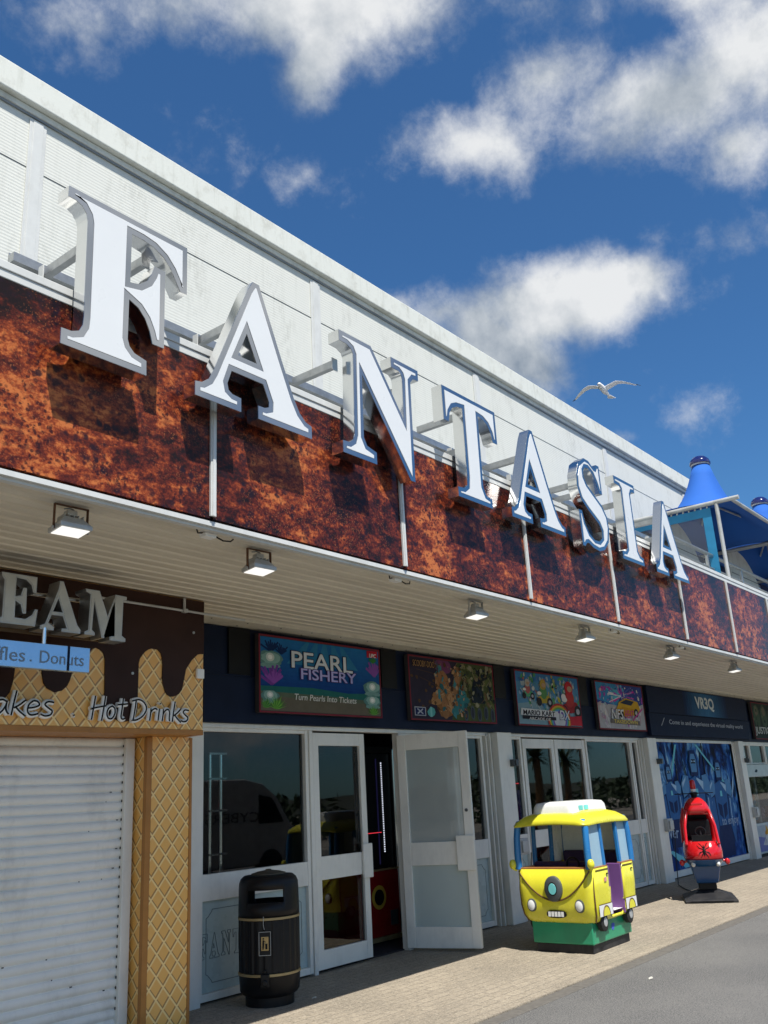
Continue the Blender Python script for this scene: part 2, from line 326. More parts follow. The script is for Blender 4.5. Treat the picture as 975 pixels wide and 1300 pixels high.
def C(col, rough=.55):
    """flat printed ink"""
    k = (tuple(round(c, 3) for c in col), rough)
    if k not in _cols: _cols[k] = M('ink', col, rough, var=.10, vs=9, spec=.06)
    return _cols[k]
# ------------------------------------------------------------------ object helpers
col = sc.collection
ORG = {}
def tag(o, label, cat, group=None, kind=None):
    if label: o['label'] = label
    if cat: o['category'] = cat
    if group: o['group'] = group
    if kind: o['kind'] = kind
def thing(name, label, cat, loc=(0, 0, 0), rz=0, group=None):
    o = bpy.data.objects.new(name, None); col.objects.link(o); o.location = loc; o.rotation_euler = (0, 0, rz); o.empty_display_size = .1
    tag(o, label, cat, group); ORG[o.name] = Vector(loc) if rz == 0 else None
    return o
class MB:
    """collects shapes; build() links them as ONE mesh object. Coordinates are world ones unless local."""
    def __init__(s): s.v = []; s.f = []; s.m = []; s.mi = 0
    def add(s, vs, fs):
        n = len(s.v); s.v += [Vector(v) for v in vs]; s.f += [tuple(i+n for i in f) for f in fs]; s.m += [s.mi]*len(fs); return s
    def box(s, x0, x1, y0, y1, z0, z1):
        return s.add([(x0, y0, z0), (x1, y0, z0), (x1, y1, z0), (x0, y1, z0), (x0, y0, z1), (x1, y0, z1), (x1, y1, z1), (x0, y1, z1)],
            [(0, 3, 2, 1), (4, 5, 6, 7), (0, 1, 5, 4), (1, 2, 6, 5), (2, 3, 7, 6), (3, 0, 4, 7)])
    def bar(s, a, b, w, h=None, up=(0, 0, 1)):
        a, b = Vector(a), Vector(b); h = h or w; d = (b-a).normalized(); upv = Vector(up)
        if abs(d.dot(upv)) > .99: upv = Vector((1, 0, 0))
        r = d.cross(upv).normalized(); u = r.cross(d)
        vs = []
        for p in (a, b):
            for i, j in ((-1, -1), (1, -1), (1, 1), (-1, 1)): vs.append(p + r*(i*w/2) + u*(j*h/2))
        return s.add(vs, [(0, 3, 2, 1)[::-1], (4, 5, 6, 7)[::-1], (0, 1, 5, 4)[::-1], (1, 2, 6, 5)[::-1], (2, 3, 7, 6)[::-1], (3, 0, 4, 7)[::-1]])
    def tube(s, pts, r, n=8, caps=True):
        pts = [Vector(p) for p in pts]; k = len(pts); rr = r if isinstance(r, (list, tuple)) else [r]*k
        vs = []; ref = None
        for i, p in enumerate(pts):
            d = (pts[min(i+1, k-1)] - pts[max(i-1, 0)]).normalized()
            if ref is None: ref = Vector((0, 0, 1)) if abs(d.z) < .9 else Vector((1, 0, 0))
            a = d.cross(ref).normalized(); b = a.cross(d).normalized(); ref = b
            for j in range(n):
                t = 2*math.pi*j/n; vs.append(p + a*math.cos(t)*rr[i] + b*math.sin(t)*rr[i])
        fs = [(i*n+j, (i+1)*n+j, (i+1)*n+(j+1) % n, i*n+(j+1) % n) for i in range(k-1) for j in range(n)]
        if caps: fs += [tuple(range(n)), tuple(range((k-1)*n, k*n))[::-1]]
        return s.add(vs, fs)
    def lathe(s, prof, c=(0, 0, 0), n=32, axis='z', cap=True, sc=(1, 1)):
        c = Vector(c); vs = []
        for r, h in prof:
            for j in range(n):
                t = 2*math.pi*j/n; a, b = r*math.cos(t)*sc[0], r*math.sin(t)*sc[1]
                vs.append(c + (Vector((a, b, h)) if axis == 'z' else Vector((h, a, b)) if axis == 'x' else Vector((a, h, -b))))
        k = len(prof); fs = [(i*n+j, i*n+(j+1) % n, (i+1)*n+(j+1) % n, (i+1)*n+j) for i in range(k-1) for j in range(n)]
        if cap: fs += [tuple(range(n))[::-1], tuple(range((k-1)*n, k*n))]
        return s.add(vs, fs)
    def prism(s, polys, y0, y1, back=True):
        """outline(s) in the x-z plane (first outer, others holes) between y0 (front) and y1"""
        def area(p): return sum(p[i][0]*p[(i+1) % len(p)][1]-p[(i+1) % len(p)][0]*p[i][1] for i in range(len(p)))
        P = [list(p) if (area(p) > 0) == (i == 0) else list(p)[::-1] for i, p in enumerate(polys)]
        tri = tessellate_polygon([[Vector((x, z, 0)) for x, z in p] for p in P]); flat = [q for p in P for q in p]
        fr = []
        for t in tri:
            a, b, c = (flat[i] for i in t); ar = (b[0]-a[0])*(c[1]-a[1])-(c[0]-a[0])*(b[1]-a[1])
            if abs(ar) < 1e-10: continue
            fr.append(tuple(t) if ar > 0 else tuple(t)[::-1])
        n = len(flat); vs = [(x, y0, z) for x, z in flat]; fs = list(fr)
        if y1 is not None:
            vs += [(x, y1, z) for x, z in flat]
            if back: fs += [tuple(i+n for i in t)[::-1] for t in fr]
            o = 0
            for p in P:
                k = len(p)
                for i in range(k): j = (i+1) % k; fs.append((o+i, o+i+n, o+j+n, o+j))
                o += k
        return s.add(vs, fs)
    def xf(s, M4):
        s.v = [M4 @ v for v in s.v]; return s
    def build(s, name, mat, parent=None, local=False, bevel=0, smooth=0, seg=2, merge=False):
        me = bpy.data.meshes.new(name); vs = s.v
        root = parent
        while root is not None and root.parent is not None: root = root.parent
        if parent is not None and not local:
            mw = Matrix.Translation(root.location) @ root.rotation_euler.to_matrix().to_4x4(); inv = mw.inverted()
            vs = [inv @ v for v in vs]
        elif parent is None and not local:
            pass
        me.from_pydata([tuple(v) for v in vs], [], s.f)
        mats = mat if isinstance(mat, (list, tuple)) else [mat]
        for m in mats: me.materials.append(MAT[m] if isinstance(m, str) else m)
        if len(mats) > 1:
            for i, p in enumerate(me.polygons): p.material_index = s.m[i]
        if smooth:
            for p in me.polygons: p.use_smooth = True
            me.set_sharp_from_angle(angle=D2R(smooth))
        me.update()
        o = bpy.data.objects.new(name, me); col.objects.link(o)
        if parent is not None: o.parent = parent
        if bevel:
            b = o.modifiers.new('bevel', 'BEVEL'); b.width = bevel; b.segments = seg; b.limit_method = 'ANGLE'; b.angle_limit = D2R(40)
        return o
def single(o, label, cat, group=None, kind=None):
    """a top-level thing that is one mesh: move its origin to its base"""
    me = o.data; xs = [v.co for v in me.vertices]
    c = Vector(((min(v.x for v in xs)+max(v.x for v in xs))/2, (min(v.y for v in xs)+max(v.y for v in xs))/2, min(v.z for v in xs)))
    me.transform(Matrix.Translation(-c)); o.location = c; tag(o, label, cat, group, kind); return o
def struct(mb, name, mat, **k):
    o = mb.build(name, mat, **k); o['kind'] = 'structure'; return o
def textpoly(s, cx, cz, h, y, w=None, shear=0, ext=.002, offset=0.0, align='CENTER', space=1.0, roty=0, mirror=False):
    """text standing in the x-z plane, reading from the street: returns an MB"""
    cu = bpy.data.curves.new('t', 'FONT'); cu.body = s; cu.size = 1; cu.align_x = 'LEFT'; cu.shear = shear; cu.offset = offset; cu.space_character = space; cu.resolution_u = 3
    cu.extrude = 0
    o = bpy.data.objects.new('t', cu); col.objects.link(o); dg = bpy.context.evaluated_depsgraph_get(); dg.update()
    me = bpy.data.meshes.new_from_object(o.evaluated_get(dg)); vs = [v.co.copy() for v in me.vertices]; fs = [tuple(p.vertices) for p in me.polygons]
    bpy.data.objects.remove(o); bpy.data.curves.remove(cu)
    x0, x1 = min(v.x for v in vs), max(v.x for v in vs); z0, z1 = min(v.y for v in vs), max(v.y for v in vs)
    kz = h/(z1-z0); kx = (w/(x1-x0)) if w else kz
    mb = MB(); out = []
    for v in vs:
        a = (v.x-(x0+x1)/2)*kx; b = (v.y-(z0+z1)/2)*kz
        if mirror: a = -a
        c_, s_ = math.cos(roty), math.sin(roty); out.append((cx+a*c_-b*s_, y, cz+a*s_+b*c_))
    fo = []
    for f in fs:
        a, b, c = (Vector(out[i]) for i in f[:3]); nrm = (b-a).cross(c-a); fo.append(f if nrm.y < 0 else f[::-1])
    # thin solid: front + back + rim
    n = len(out); vs2 = out + [(x, yy+ext, z) for x, yy, z in out]; edges = {}
    for f in fo:
        for i in range(len(f)): e = (f[i], f[(i+1) % len(f)]); edges[e] = 1
    rim = [(b, a, a+n, b+n) for (a, b) in edges if (b, a) not in edges]
    mb.add(vs2, fo + rim); bpy.data.meshes.remove(me); return mb
def inset(poly, d, hole=False):
    """offset an outline inwards (outer) / outwards (hole) by d with limited miters"""
    def area(p): return sum(p[i][0]*p[(i+1) % len(p)][1]-p[(i+1) % len(p)][0]*p[i][1] for i in range(len(p)))
    P = list(poly)
    if (area(P) < 0) != hole: P = P[::-1]
    n = len(P); out = []
    for i in range(n):
        a, b, c = Vector(P[i-1]), Vector(P[i]), Vector(P[(i+1) % n]); e1 = (b-a).normalized(); e2 = (c-b).normalized()
        n1 = Vector((-e1.y, e1.x)); n2 = Vector((-e2.y, e2.x)); bis = (n1+n2)
        if bis.length < 1e-4: bis = n1.copy()
        bis.normalize(); k = d/max(.38, bis.dot(n1)); q = b + bis*k; out.append((q.x, q.y))
    return out
def dupe(o, parent=None):
    c = o.copy(); col.objects.link(c); c.parent = parent
    for ch in list(o.children): dupe(ch, c)
    return c

# ------------------------------------------------------------------ ground
FY = 6.67           # shop glass line
CY = 4.17           # face of the canopy fascia
mb = MB(); mb.add([(-1500, -1500, -.16), (1500, -1500, -.16), (1500, 1500, -.16), (-1500, 1500, -.16)], [(0, 1, 2, 3)]); struct(mb, 'ground', 'grass')
mb = MB(); mb.box(-40, 90, -9, 4.05, -.14, -.012); struct(mb, 'road', 'asphalt')
mb = MB(); mb.box(-90, 140, -60, -9.004, -.14, -.010); struct(mb, 'added_bounce_ground', 'bounce_ground')  # unseen pale ground, added to bounce light into the canopy shade
mb = MB(); mb.box(-40, 90, 4.19, 12.0, -.14, 0.0); struct(mb, 'pavement', 'paving')
mb = MB()
x = -40
while x < 60: mb.box(x, x+.91, 4.052, 4.187, -.14, -.006); x += .915
struct(mb, 'kerb', 'kerb', bevel=.006)
# ------------------------------------------------------------------ arcade building
X0, X1 = -12.0, 46.0
B = thing('arcade_building', 'long white amusement arcade with corrugated upper wall and rusty printed canopy front', 'building', (5.6, FY, 0))
mb = MB(); mb.box(X0, 20.4, FY, FY+.2, 4.3, 7.9); mb.build('upper_wall', 'corrugated', B)
mb = MB(); mb.box(X0, 20.45, FY-.09, FY+.4, 7.9, 8.2); mb.box(X0, 20.42, FY-.03, FY+.01, 7.83, 7.897); o = mb.build('roof_parapet', 'cap', B, bevel=.012)
mb = MB(); mb.box(X0, 20.42, FY-.02, FY-.003, 7.805, 7.826); mb.build('drip_edge', 'grey_paint', B)
mb = MB(); mb.box(X0, 20.39, FY-.004, FY-.0015, 7.246, 7.254); mb.box(X0, 20.39, FY-.004, FY-.0015, 5.70, 5.712); mb.build('cladding_joint', 'dgrey', B)
for x in (-4, -.2, 3.62, 7.40, 11.05, 15.55, 19.6):
    mb = MB(); mb.box(x-.085, x+.085, FY-.014, FY-.002, 4.4, 7.79); mb.box(x-.05, x+.05, FY-.020, FY-.0145, 4.4, 7.785); mb.build('pilaster', 'white_metal', B, bevel=.006)
mb = MB(); mb.box(X0, X1, FY+.06, FY+.2, 2.345, 3.261); mb.box(X0, X1, FY-.0, FY+.2, 3.331, 4.279); mb.build('lintel', 'interior', B)
mb = MB(); mb.box(20.2, 20.4, FY+.2, 16, 4.3, 7.9); mb.build('side_wall', 'cap', B)
mb = MB(); mb.box(X0, X1, CY+.04, FY-.001, 4.28, 4.40); mb.build('canopy_roof', 'grey_paint', B)
# soffit boards: ribs run along the building
mb = MB(); y = CY+.10; pts = []
prof = []
while y < FY-.42:
    prof += [(y, 3.292), (y+.085, 3.292), (y+.095, 3.306), (y+.118, 3.306), (y+.128, 3.292)]; y += .128
vs = []; 
for yy, zz in prof: vs += [(X0, yy, zz), (X1, yy, zz)]
mb.add(vs, [(2*i, 2*i+2, 2*i+3, 2*i+1) for i in range(len(prof)-1)]); mb.build('ribbed_soffit', 'soffit', B)
ys = prof[-1][0]
mb = MB(); mb.box(X0, X1, ys+.004, FY+.2, 3.262, 3.33); mb.build('soffit_border', 'cream', B, bevel=.006)
mb = MB()
xx = 5.5
while xx < 24:
    for yy in (ys+.05, ys+.2): mb.lathe([(.008, 3.262), (.008, 3.258), (.002, 3.256)], (xx, yy, 0), 8)
    xx += .45
mb.build('border_screw', 'dgrey', B)
mb = MB(); mb.box(X0, X1, CY+.004, CY+.098, 3.270, 3.300); mb.box(X0, X1, CY+.03, CY+.07, 3.252, 3.2695); mb.build('canopy_edge_trim', 'white_metal', B, smooth=40)
mb = MB(); mb.box(X0, X1, CY-.012, CY+.15, 4.425, 4.475); mb.box(X0, X1, CY-.004, CY+.05, 4.375, 4.4245); mb.build('fascia_capping', 'white_metal', B, bevel=.004)
mb = MB(); mb.box(X0, X1, CY+.06, CY+.12, 3.30, 4.37); mb.build('fascia_backing', 'dgrey', B)
seams = [-2.4, -.4, 1.6, 3.60, 5.58, 7.55, 9.49, 11.54, 13.45, 15.4, 17.3, 19.2, 21.2, 23.2, 25.2, 27.2, 29.2, 31.2]
for a, b in zip(seams[:-1], seams[1:]):
    mb = MB(); mb.box(a+.012, b-.012, CY, CY+.03, 3.315, 4.372); mb.build('fascia_panel', 'fascia', B)
for a in seams:
    mb = MB(); mb.box(a-.022, a+.022, CY-.016, CY-.001, 3.33, 4.37); mb.box(a-.011, a+.011, CY-.024, CY-.0165, 3.33, 4.37); mb.build('joint_strip', 'white_metal', B)
# rail behind the letters and its feet
mb = MB(); mb.box(2.4, 12.2, CY+.42, CY+.48, 4.80, 4.86); mb.box(2.4, 12.2, CY+.481, CY+.486, 4.78, 4.88); mb.build('support_rail', 'steel', B)
for x in (2.55, 3.75, 4.5, 5.9, 6.9, 8.0, 9.1, 10.2, 11.6):
    mb = MB(); mb.bar((x, CY+.36, 4.80), (x, CY+.36, 4.40), .05, .008); mb.bar((x+.02, CY+.40, 4.62), (x+.02, CY+.10, 4.49), .045, .012); mb.box(x-.09, x+.09, CY+.16, CY+.40, 4.476, 4.50); mb.box(x-.05, x+.11, CY+.415, CY+.488, 4.74, 4.765); mb.build('rail_foot', 'white_metal', B)

# ---------------- shop front
# navy board band over the openings
mb = MB(); mb.box(5.585, X1, FY-.10, FY-.02, 2.345, 2.78); mb.box(5.585, X1, FY-.085, FY-.02, 2.79, 3.255); mb.box(5.585, X1, FY-.098, FY-.086, 2.783, 2.80); mb.build('navy_band', 'navy', B)
for x in (6.02, 8.35, 10.78, 13.25, 15.5):
    mb = MB(); mb.box(x-.14, x+.14, FY-.112, FY-.101, 2.80, 3.25); mb.build('dark_pilaster', 'blackpaint', B)
mb = MB(); mb.box(5.585, X1, FY-.05, FY+.06, 2.30, 2.344); mb.build('head_rail', 'upvc', B, bevel=.004)
def framed(parent, name, x0, x1, z0, z1, y, t=.05, d=.05, ft=None, fb=None, mat='upvc', mats=None):
    ft = ft or t; fb = fb or t
    mb = MB(); mb.box(x0, x0+t, y-d/2, y+d/2, z0, z1); mb.box(x1-t, x1, y-d/2, y+d/2, z0, z1)
    mb.box(x0+t, x1-t, y-d/2+.002, y+d/2-.002, z1-ft, z1); mb.box(x0+t, x1-t, y-d/2+.002, y+d/2-.002, z0, z0+fb)
    return mb.build(name, mat, parent, bevel=.004)
def pane(parent, x0, x1, z0, z1, y, mat='glass', name='pane'):
    mb = MB(); mb.add([(x0, y, z0), (x1, y, z0), (x1, y, z1), (x0, y, z1)], [(0, 1, 2, 3)]); return mb.build(name, mat, parent)
def etched_panel(parent, x0, x1, z0, z1, y, word=None, wx=None, ww=None):
    mb = MB(); mb.box(x0, x1, y, y+.02, z0, z1); o = mb.build('lower_panel', 'etched', parent)
    mb = MB(); i = .07; c = .07
    pts = [(x0+i, z0+i+c), (x0+i, z1-i-c), (x0+i+.02, z1-i-c+.01), (x0+i+c-.01, z1-i-.02), (x0+i+c, z1-i), (x1-i-c, z1-i), (x1-i-c+.01, z1-i-.02), (x1-i-.02, z1-i-c+.01), (x1-i, z1-i-c), (x1-i, z0+i+c), (x1-i-.02, z0+i+c-.01), (x1-i-c+.01, z0+i+.02), (x1-i-c, z0+i), (x0+i+c, z0+i), (x0+i+c-.01, z0+i+.02), (x0+i+.02, z0+i+c-.01)]
    for a, b in zip(pts, pts[1:]+pts[:1]): mb.bar((a[0], y-.002, a[1]), (b[0], y-.002, b[1]), .006, .002, (0, 1, 0))
    mb.build('etched_border', 'etch_line', o)
    if word:
        outline_word(word, (x0+x1)/2 if wx is None else wx, (z0+z1)/2, .20, ww or (x1-x0)*.62, y-.003, o)
SER = {}
def outline_word(word, cx, cz, h, w, y, parent):
    """serif capitals drawn as thin etched outlines"""
    mb = MB(); n = len(word); adv = w/n
    for i, ch in enumerate(word):
        for poly in SER[ch]:
            xs = [p[0] for q in SER[ch] for p in q]; zs = [p[1] for q in SER[ch] for p in q]; kx = adv*(.80 if ch != 'I' else .45)/(max(xs)-min(xs)); kz = h/(max(zs)-min(zs))
            q = [(cx-w/2+adv*(i+.5)+(p[0]-(min(xs)+max(xs))/2)*kx, cz+(p[1]-(min(zs)+max(zs))/2)*kz) for p in poly]
            for a, b in zip(q, q[1:]+q[:1]): mb.bar((a[0], y, a[1]), (b[0], y, b[1]), .005, .0016, (0, 1, 0))
    mb.build('etched_lettering', 'etch_line', parent)
# outlines traced as real letter shapes at their real place: x, z in metres on the plane of the letters
LET = {}
LET['F'] = [[(2.384,5.015),(3.235,5.015),(3.237,4.677),(3.185,4.675),(3.150,4.732),(3.110,4.799),(3.055,4.856),(2.980,4.895),(2.898,4.908),(2.816,4.908),(2.816,4.580),(2.878,4.593),(2.937,4.645),(2.967,4.705),(2.985,4.765),(3.066,4.765),(3.070,4.236),(2.985,4.236),(2.962,4.313),(2.928,4.380),(2.877,4.433),(2.812,4.461),(2.812,4.202),(2.826,4.162),(2.860,4.130),(2.946,4.110),(2.949,4.015),(2.386,4.015),(2.386,4.110),(2.449,4.112),(2.495,4.132),(2.516,4.175),(2.520,4.235),(2.515,4.841),(2.505,4.885),(2.475,4.925),(2.433,4.942),(2.384,4.944)]]
LET['A'] = [[(3.805,5.025),(3.862,5.025),(4.077,4.512),(4.184,4.271),(4.240,4.175),(4.298,4.126),(4.357,4.110),(4.357,4.015),(3.842,4.015),(3.842,4.110),(3.903,4.112),(3.940,4.128),(3.942,4.165),(3.890,4.280),(3.610,4.280),(3.574,4.180),(3.584,4.137),(3.617,4.118),(3.692,4.112),(3.692,4.015),(3.310,4.015),(3.310,4.110),(3.367,4.120),(3.419,4.160),(3.455,4.225),(3.760,4.950)],[(3.745,4.600),(3.664,4.412),(3.832,4.412)]]
LET['N'] = [[(4.692,5.015),(5.075,5.015),(5.455,4.500),(5.468,4.860),(5.454,4.900),(5.425,4.919),(5.328,4.922),(5.328,5.015),(5.696,5.015),(5.696,4.919),(5.620,4.912),(5.580,4.868),(5.562,3.985),(5.503,3.985),(4.948,4.720),(4.935,4.194),(4.969,4.136),(5.081,4.110),(5.081,4.012),(4.690,4.012),(4.690,4.106),(4.762,4.110),(4.808,4.142),(4.826,4.193),(4.850,4.862),(4.830,4.900),(4.780,4.921),(4.692,4.924)]]
LET['T'] = [[(6.040,5.010),(6.906,5.010),(6.906,4.680),(6.828,4.680),(6.800,4.770),(6.750,4.835),(6.680,4.868),(6.602,4.876),(6.590,4.187),(6.630,4.118),(6.722,4.100),(6.722,4.012),(6.180,4.012),(6.180,4.100),(6.276,4.108),(6.325,4.143),(6.338,4.229),(6.345,4.876),(6.260,4.865),(6.190,4.835),(6.140,4.770),(6.115,4.680),(6.040,4.680)]]
LET['S'] = [[(8.740,5.035),(8.850,5.030),(8.960,4.975),(9.000,4.975),(9.040,5.030),(9.110,5.030),(9.110,4.690),(9.040,4.690),(8.990,4.800),(8.920,4.890),(8.820,4.935),(8.740,4.925),(8.690,4.870),(8.690,4.800),(8.740,4.730),(8.885,4.650),(9.060,4.555),(9.160,4.440),(9.173,4.302),(9.120,4.140),(9.000,4.035),(8.860,3.995),(8.720,4.010),(8.616,4.045),(8.570,4.035),(8.530,3.995),(8.470,3.995),(8.470,4.390),(8.545,4.390),(8.580,4.260),(8.660,4.155),(8.770,4.105),(8.890,4.110),(8.970,4.165),(8.981,4.240),(8.930,4.315),(8.700,4.430),(8.560,4.520),(8.500,4.650),(8.515,4.800),(8.590,4.940)]]
LET['I'] = [[(9.480,5.020),(10.045,5.020),(10.045,4.925),(9.945,4.915),(9.905,4.864),(9.905,4.180),(9.945,4.132),(10.045,4.112),(10.045,4.018),(9.460,4.018),(9.460,4.112),(9.570,4.120),(9.615,4.159),(9.645,4.885),(9.610,4.918),(9.480,4.925)]]
LET['E'] = [[(2.97,3.135),(3.222,3.135),(3.222,3.025),(3.198,3.025),(3.182,3.075),(3.140,3.106),(3.074,3.110),(3.074,2.985),(3.110,2.995),(3.125,3.05),(3.152,3.05),(3.156,2.877),(3.130,2.877),(3.115,2.935),(3.076,2.955),(3.078,2.845),(3.155,2.843),(3.198,2.873),(3.218,2.915),(3.240,2.915),(3.226,2.800),(2.96,2.800),(2.96,2.825),(2.99,2.840),(2.99,3.085),(2.97,3.11)]]
LET['B'] = [[(3.392,3.135),(3.420,3.135),(3.542,2.845),(3.570,2.812),(3.568,2.786),(3.423,2.786),(3.423,2.808),(3.462,2.812),(3.427,2.893),(3.343,2.893),(3.322,2.836),(3.365,2.812),(3.365,2.788),(3.262,2.788),(3.262,2.811),(3.297,2.828),(3.387,3.08)],[(3.388,3.010),(3.353,2.918),(3.424,2.918)]]
LET['M'] = [[(3.597,3.110),(3.710,3.110),(3.783,2.935),(3.845,3.100),(3.940,3.096),(3.940,3.072),(3.912,3.065),(3.908,2.807),(3.940,2.788),(3.940,2.765),(3.806,2.765),(3.806,2.788),(3.835,2.803),(3.834,3.045),(3.762,2.775),(3.740,2.775),(3.669,3.027),(3.660,2.825),(3.684,2.805),(3.684,2.786),(3.601,2.786),(3.601,2.805),(3.630,2.820),(3.636,3.075),(3.602,3.090)]]
for k in 'FANTSI': SER[k] = LET[k]

# interior behind the glass
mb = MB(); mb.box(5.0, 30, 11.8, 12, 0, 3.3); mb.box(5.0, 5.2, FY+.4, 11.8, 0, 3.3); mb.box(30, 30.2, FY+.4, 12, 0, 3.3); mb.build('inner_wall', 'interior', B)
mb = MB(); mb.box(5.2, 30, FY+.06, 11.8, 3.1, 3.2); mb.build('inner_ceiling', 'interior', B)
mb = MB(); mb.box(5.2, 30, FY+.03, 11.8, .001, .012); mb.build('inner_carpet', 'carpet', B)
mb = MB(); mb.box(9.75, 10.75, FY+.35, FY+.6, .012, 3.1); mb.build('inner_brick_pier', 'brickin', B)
mb = MB()
for i in range(7): mb.box(9.745, 10.755, FY+.345, FY+.3495, .35+i*.38, .358+i*.38)
mb.build('brick_joint', 'interior', B)

def shop_window(x0, x1, zm, lower=True, word=None, rail=.22, wx=None, ww=None, z1=2.30):
    w = framed(B, 'window', x0, x1, .02, z1, FY, .045, .07, .035, .06)
    pane(w, x0+.045, x1-.045, zm, z1-.035, FY+.01)
    mb = MB(); mb.box(x0+.045, x1-.045, FY-.03, FY+.03, zm-rail, zm); mb.build('mid_rail', 'upvc', w, bevel=.004)
    if lower: etched_panel(w, x0+.047, x1-.047, .082, zm-rail-.003, FY+.004, word, wx, ww)
    else: pane(w, x0+.045, x1-.045, .08, zm-rail, FY+.01)
    return w
shop_window(5.60, 7.03, 1.03, word='FANTASIA', wx=6.15, ww=1.08)
mb = MB(); mb.box(5.585, 5.60, FY-.06, FY+.03, 0, 2.3); mb.build('end_post', 'upvc', B)
mb = MB(); mb.box(7.035, 7.085, FY-.05, FY+.05, 0, 2.299); mb.build('door_post', 'upvc', B, bevel=.004)
def door(x0, x1, hinge_right=False, plate=True):
    d = framed(B, 'door', x0, x1, .03, 2.28, FY-.01, .085, .05, .13, .17)
    mb = MB(); mb.box(x0+.085, x1-.085, FY-.033, FY+.013, .84, 1.06); mb.build('mid_rail', 'upvc', d, bevel=.004)
    pane(d, x0+.085, x1-.085, 1.06, 2.15, FY-.005); pane(d, x0+.085, x1-.085, .20, .84, FY-.005)
    mb = MB(); xa, xb = (x1-.12, x1+.03) if not hinge_right else (x0-.03, x0+.12)
    mb.box(xa, xb, FY-.065, FY-.037, .80, 1.14); mb.build('push_plate', 'upvc', d, bevel=.006)
    mb = MB(); mb.tube([(x1-.10 if not hinge_right else x0+.1, FY-.045, 1.16), (x1-.10 if not hinge_right else x0+.1, FY-.045, 1.28)], .008, 8); mb.build('catch', 'upvc', d)
    return d
door(7.10, 7.93)
# open leaf, swung out swung out from the shop front
H0, A_ = Vector((8.52, FY-.04, 0)), D2R(-73)
od = thing_part = None
def place_leaf(mb):
    # the leaf is drawn along +x from the hinge, then turned about it
    return mb.xf(Matrix.Translation(H0) @ Matrix.Rotation(A_, 4, 'Z'))
L_ = .84
mb = MB(); mb.box(0, .10, -.025, .025, .03, 2.27); mb.box(L_-.10, L_, -.025, .025, .03, 2.27); mb.box(.1, L_-.1, -.023, .023, 2.10, 2.27); mb.box(.1, L_-.1, -.023, .023, .03, .24)
leaf = place_leaf(mb).build('door', 'upvc', B, bevel=.004); leaf['label'] = 'door leaf standing open, swung out from the shop front'
mb = MB(); mb.box(.1, L_-.1, -.022, .022, .86, 1.10); place_leaf(mb).build('mid_rail', 'upvc', leaf, bevel=.004)
for a, b, c_ in ((.24, .86, 'frost'), (1.10, 2.10, 'halffrost')):
    mb = MB(); mb.add([(.1, 0, a), (L_-.1, 0, a), (L_-.1, 0, b), (.1, 0, b)], [(0, 1, 2, 3)]); place_leaf(mb).build('pane', c_, leaf)
mb = MB(); mb.box(L_-.20, L_+.01, -.055, -.027, .80, 1.16); place_leaf(mb).build('push_plate', 'upvc', leaf, bevel=.008)
mb = MB(); mb.lathe([(.018, -.034), (.018, -.026)], (L_-.06, 0, 1.42), 12, 'y'); place_leaf(mb).build('lock', 'dgrey', leaf)
mb = MB(); mb.box(8.54, 8.60, FY-.05, FY+.05, 0, 2.299); mb.build('door_post', 'upvc', B, bevel=.004)
shop_window(8.61, 9.70, 1.03, word='FANTASIA'); shop_window(9.72, 10.34, 1.03)
# pale posts that divide the bays
def bay_post(x0, x1, y0=FY-.17):
    mb = MB(); mb.box(x0, x1, y0, FY+.05, 0, 2.34); o = mb.build('bay_post', 'upvc', B, bevel=.008)
    mb = MB(); mb.box(x0-.05, x0-.02, FY-.08, FY+.04, 0, 2.33); mb.box(x0-.10, x0-.075, FY-.05, FY+.04, 0, 2.33); mb.build('track_post', 'upvc', o)
    mb = MB(); mb.box(x1-.10, x1+.02, y0-.065, y0-.001, 1.90, 1.99); mb.box(x1-.075, x1-.005, y0-.085, y0-.066, 1.91, 1.98); mb.build('sensor_box', 'dgrey', o, bevel=.004)
    mb = MB(); mb.box(x1-.15, x1+.06, y0-.075, y0-.001, .80, 1.00); mb.box(x1-.12, x1+.03, y0-.10, y0-.076, .83, .97); mb.build('socket_box', 'alu', o, bevel=.006)
    return o
bay_post(10.50, 10.86); bay_post(15.35, 15.72); bay_post(20.05, 20.36)
shop_window(10.88, 11.33, 1.03)
d2 = door(11.36, 12.26); d3 = door(12.28, 13.24, True)
shop_window(13.28, 14.93, 1.03); shop_window(14.95, 15.22, 1.03)
# virtual reality window: printed glass
w = framed(B, 'window', 15.76, 20.0, .02, 2.33, FY-.02, .05, .07, .04, .10)
mb = MB(); mb.box(15.81, 19.95, FY-.01, FY+.01, .12, 2.29); vrw = mb.build('printed_glass', 'vrprint', w)
mb = MB()
for x in (16.85, 18.3): mb.bar((x, FY-.016, .12), (x-.02, FY-.016, 2.29), .03, .008, (0, 1, 0))
mb.build('glass_joint', 'blackpaint', w)
# the picture printed on the glass: beams, shards and figures of light
mb = MB(); mb.mi = 0
yy = FY-.0125
def shard(pts, mi):
    mb.mi = mi; mb.prism([pts], yy, yy+.001)
rr_ = random.Random(4)
for i in range(46):
    cx, cz = rr_.uniform(15.95, 19.9), rr_.uniform(.9, 2.2); a = rr_.uniform(.7, 2.3); l = rr_.uniform(.08, .36); wv_ = rr_.uniform(.012, .05)
    dx, dz = math.cos(a)*l, math.sin(a)*l
    k = [(cx-dx, cz-dz), (cx+wv_, cz-dz*.2), (cx+dx, cz+dz), (cx-wv_*.6, cz+dz*.1)]
    k = [(min(20.0, max(15.85, p[0])), min(2.27, max(.15, p[1]))) for p in k]; yy = FY-.0125-.0002*i; shard(k, rr_.choice((0, 0, 1, 2, 3)))
yy = FY-.024; shard([(16.02, .98), (16.10, .98), (16.98, 2.25), (16.90, 2.25)], 4)
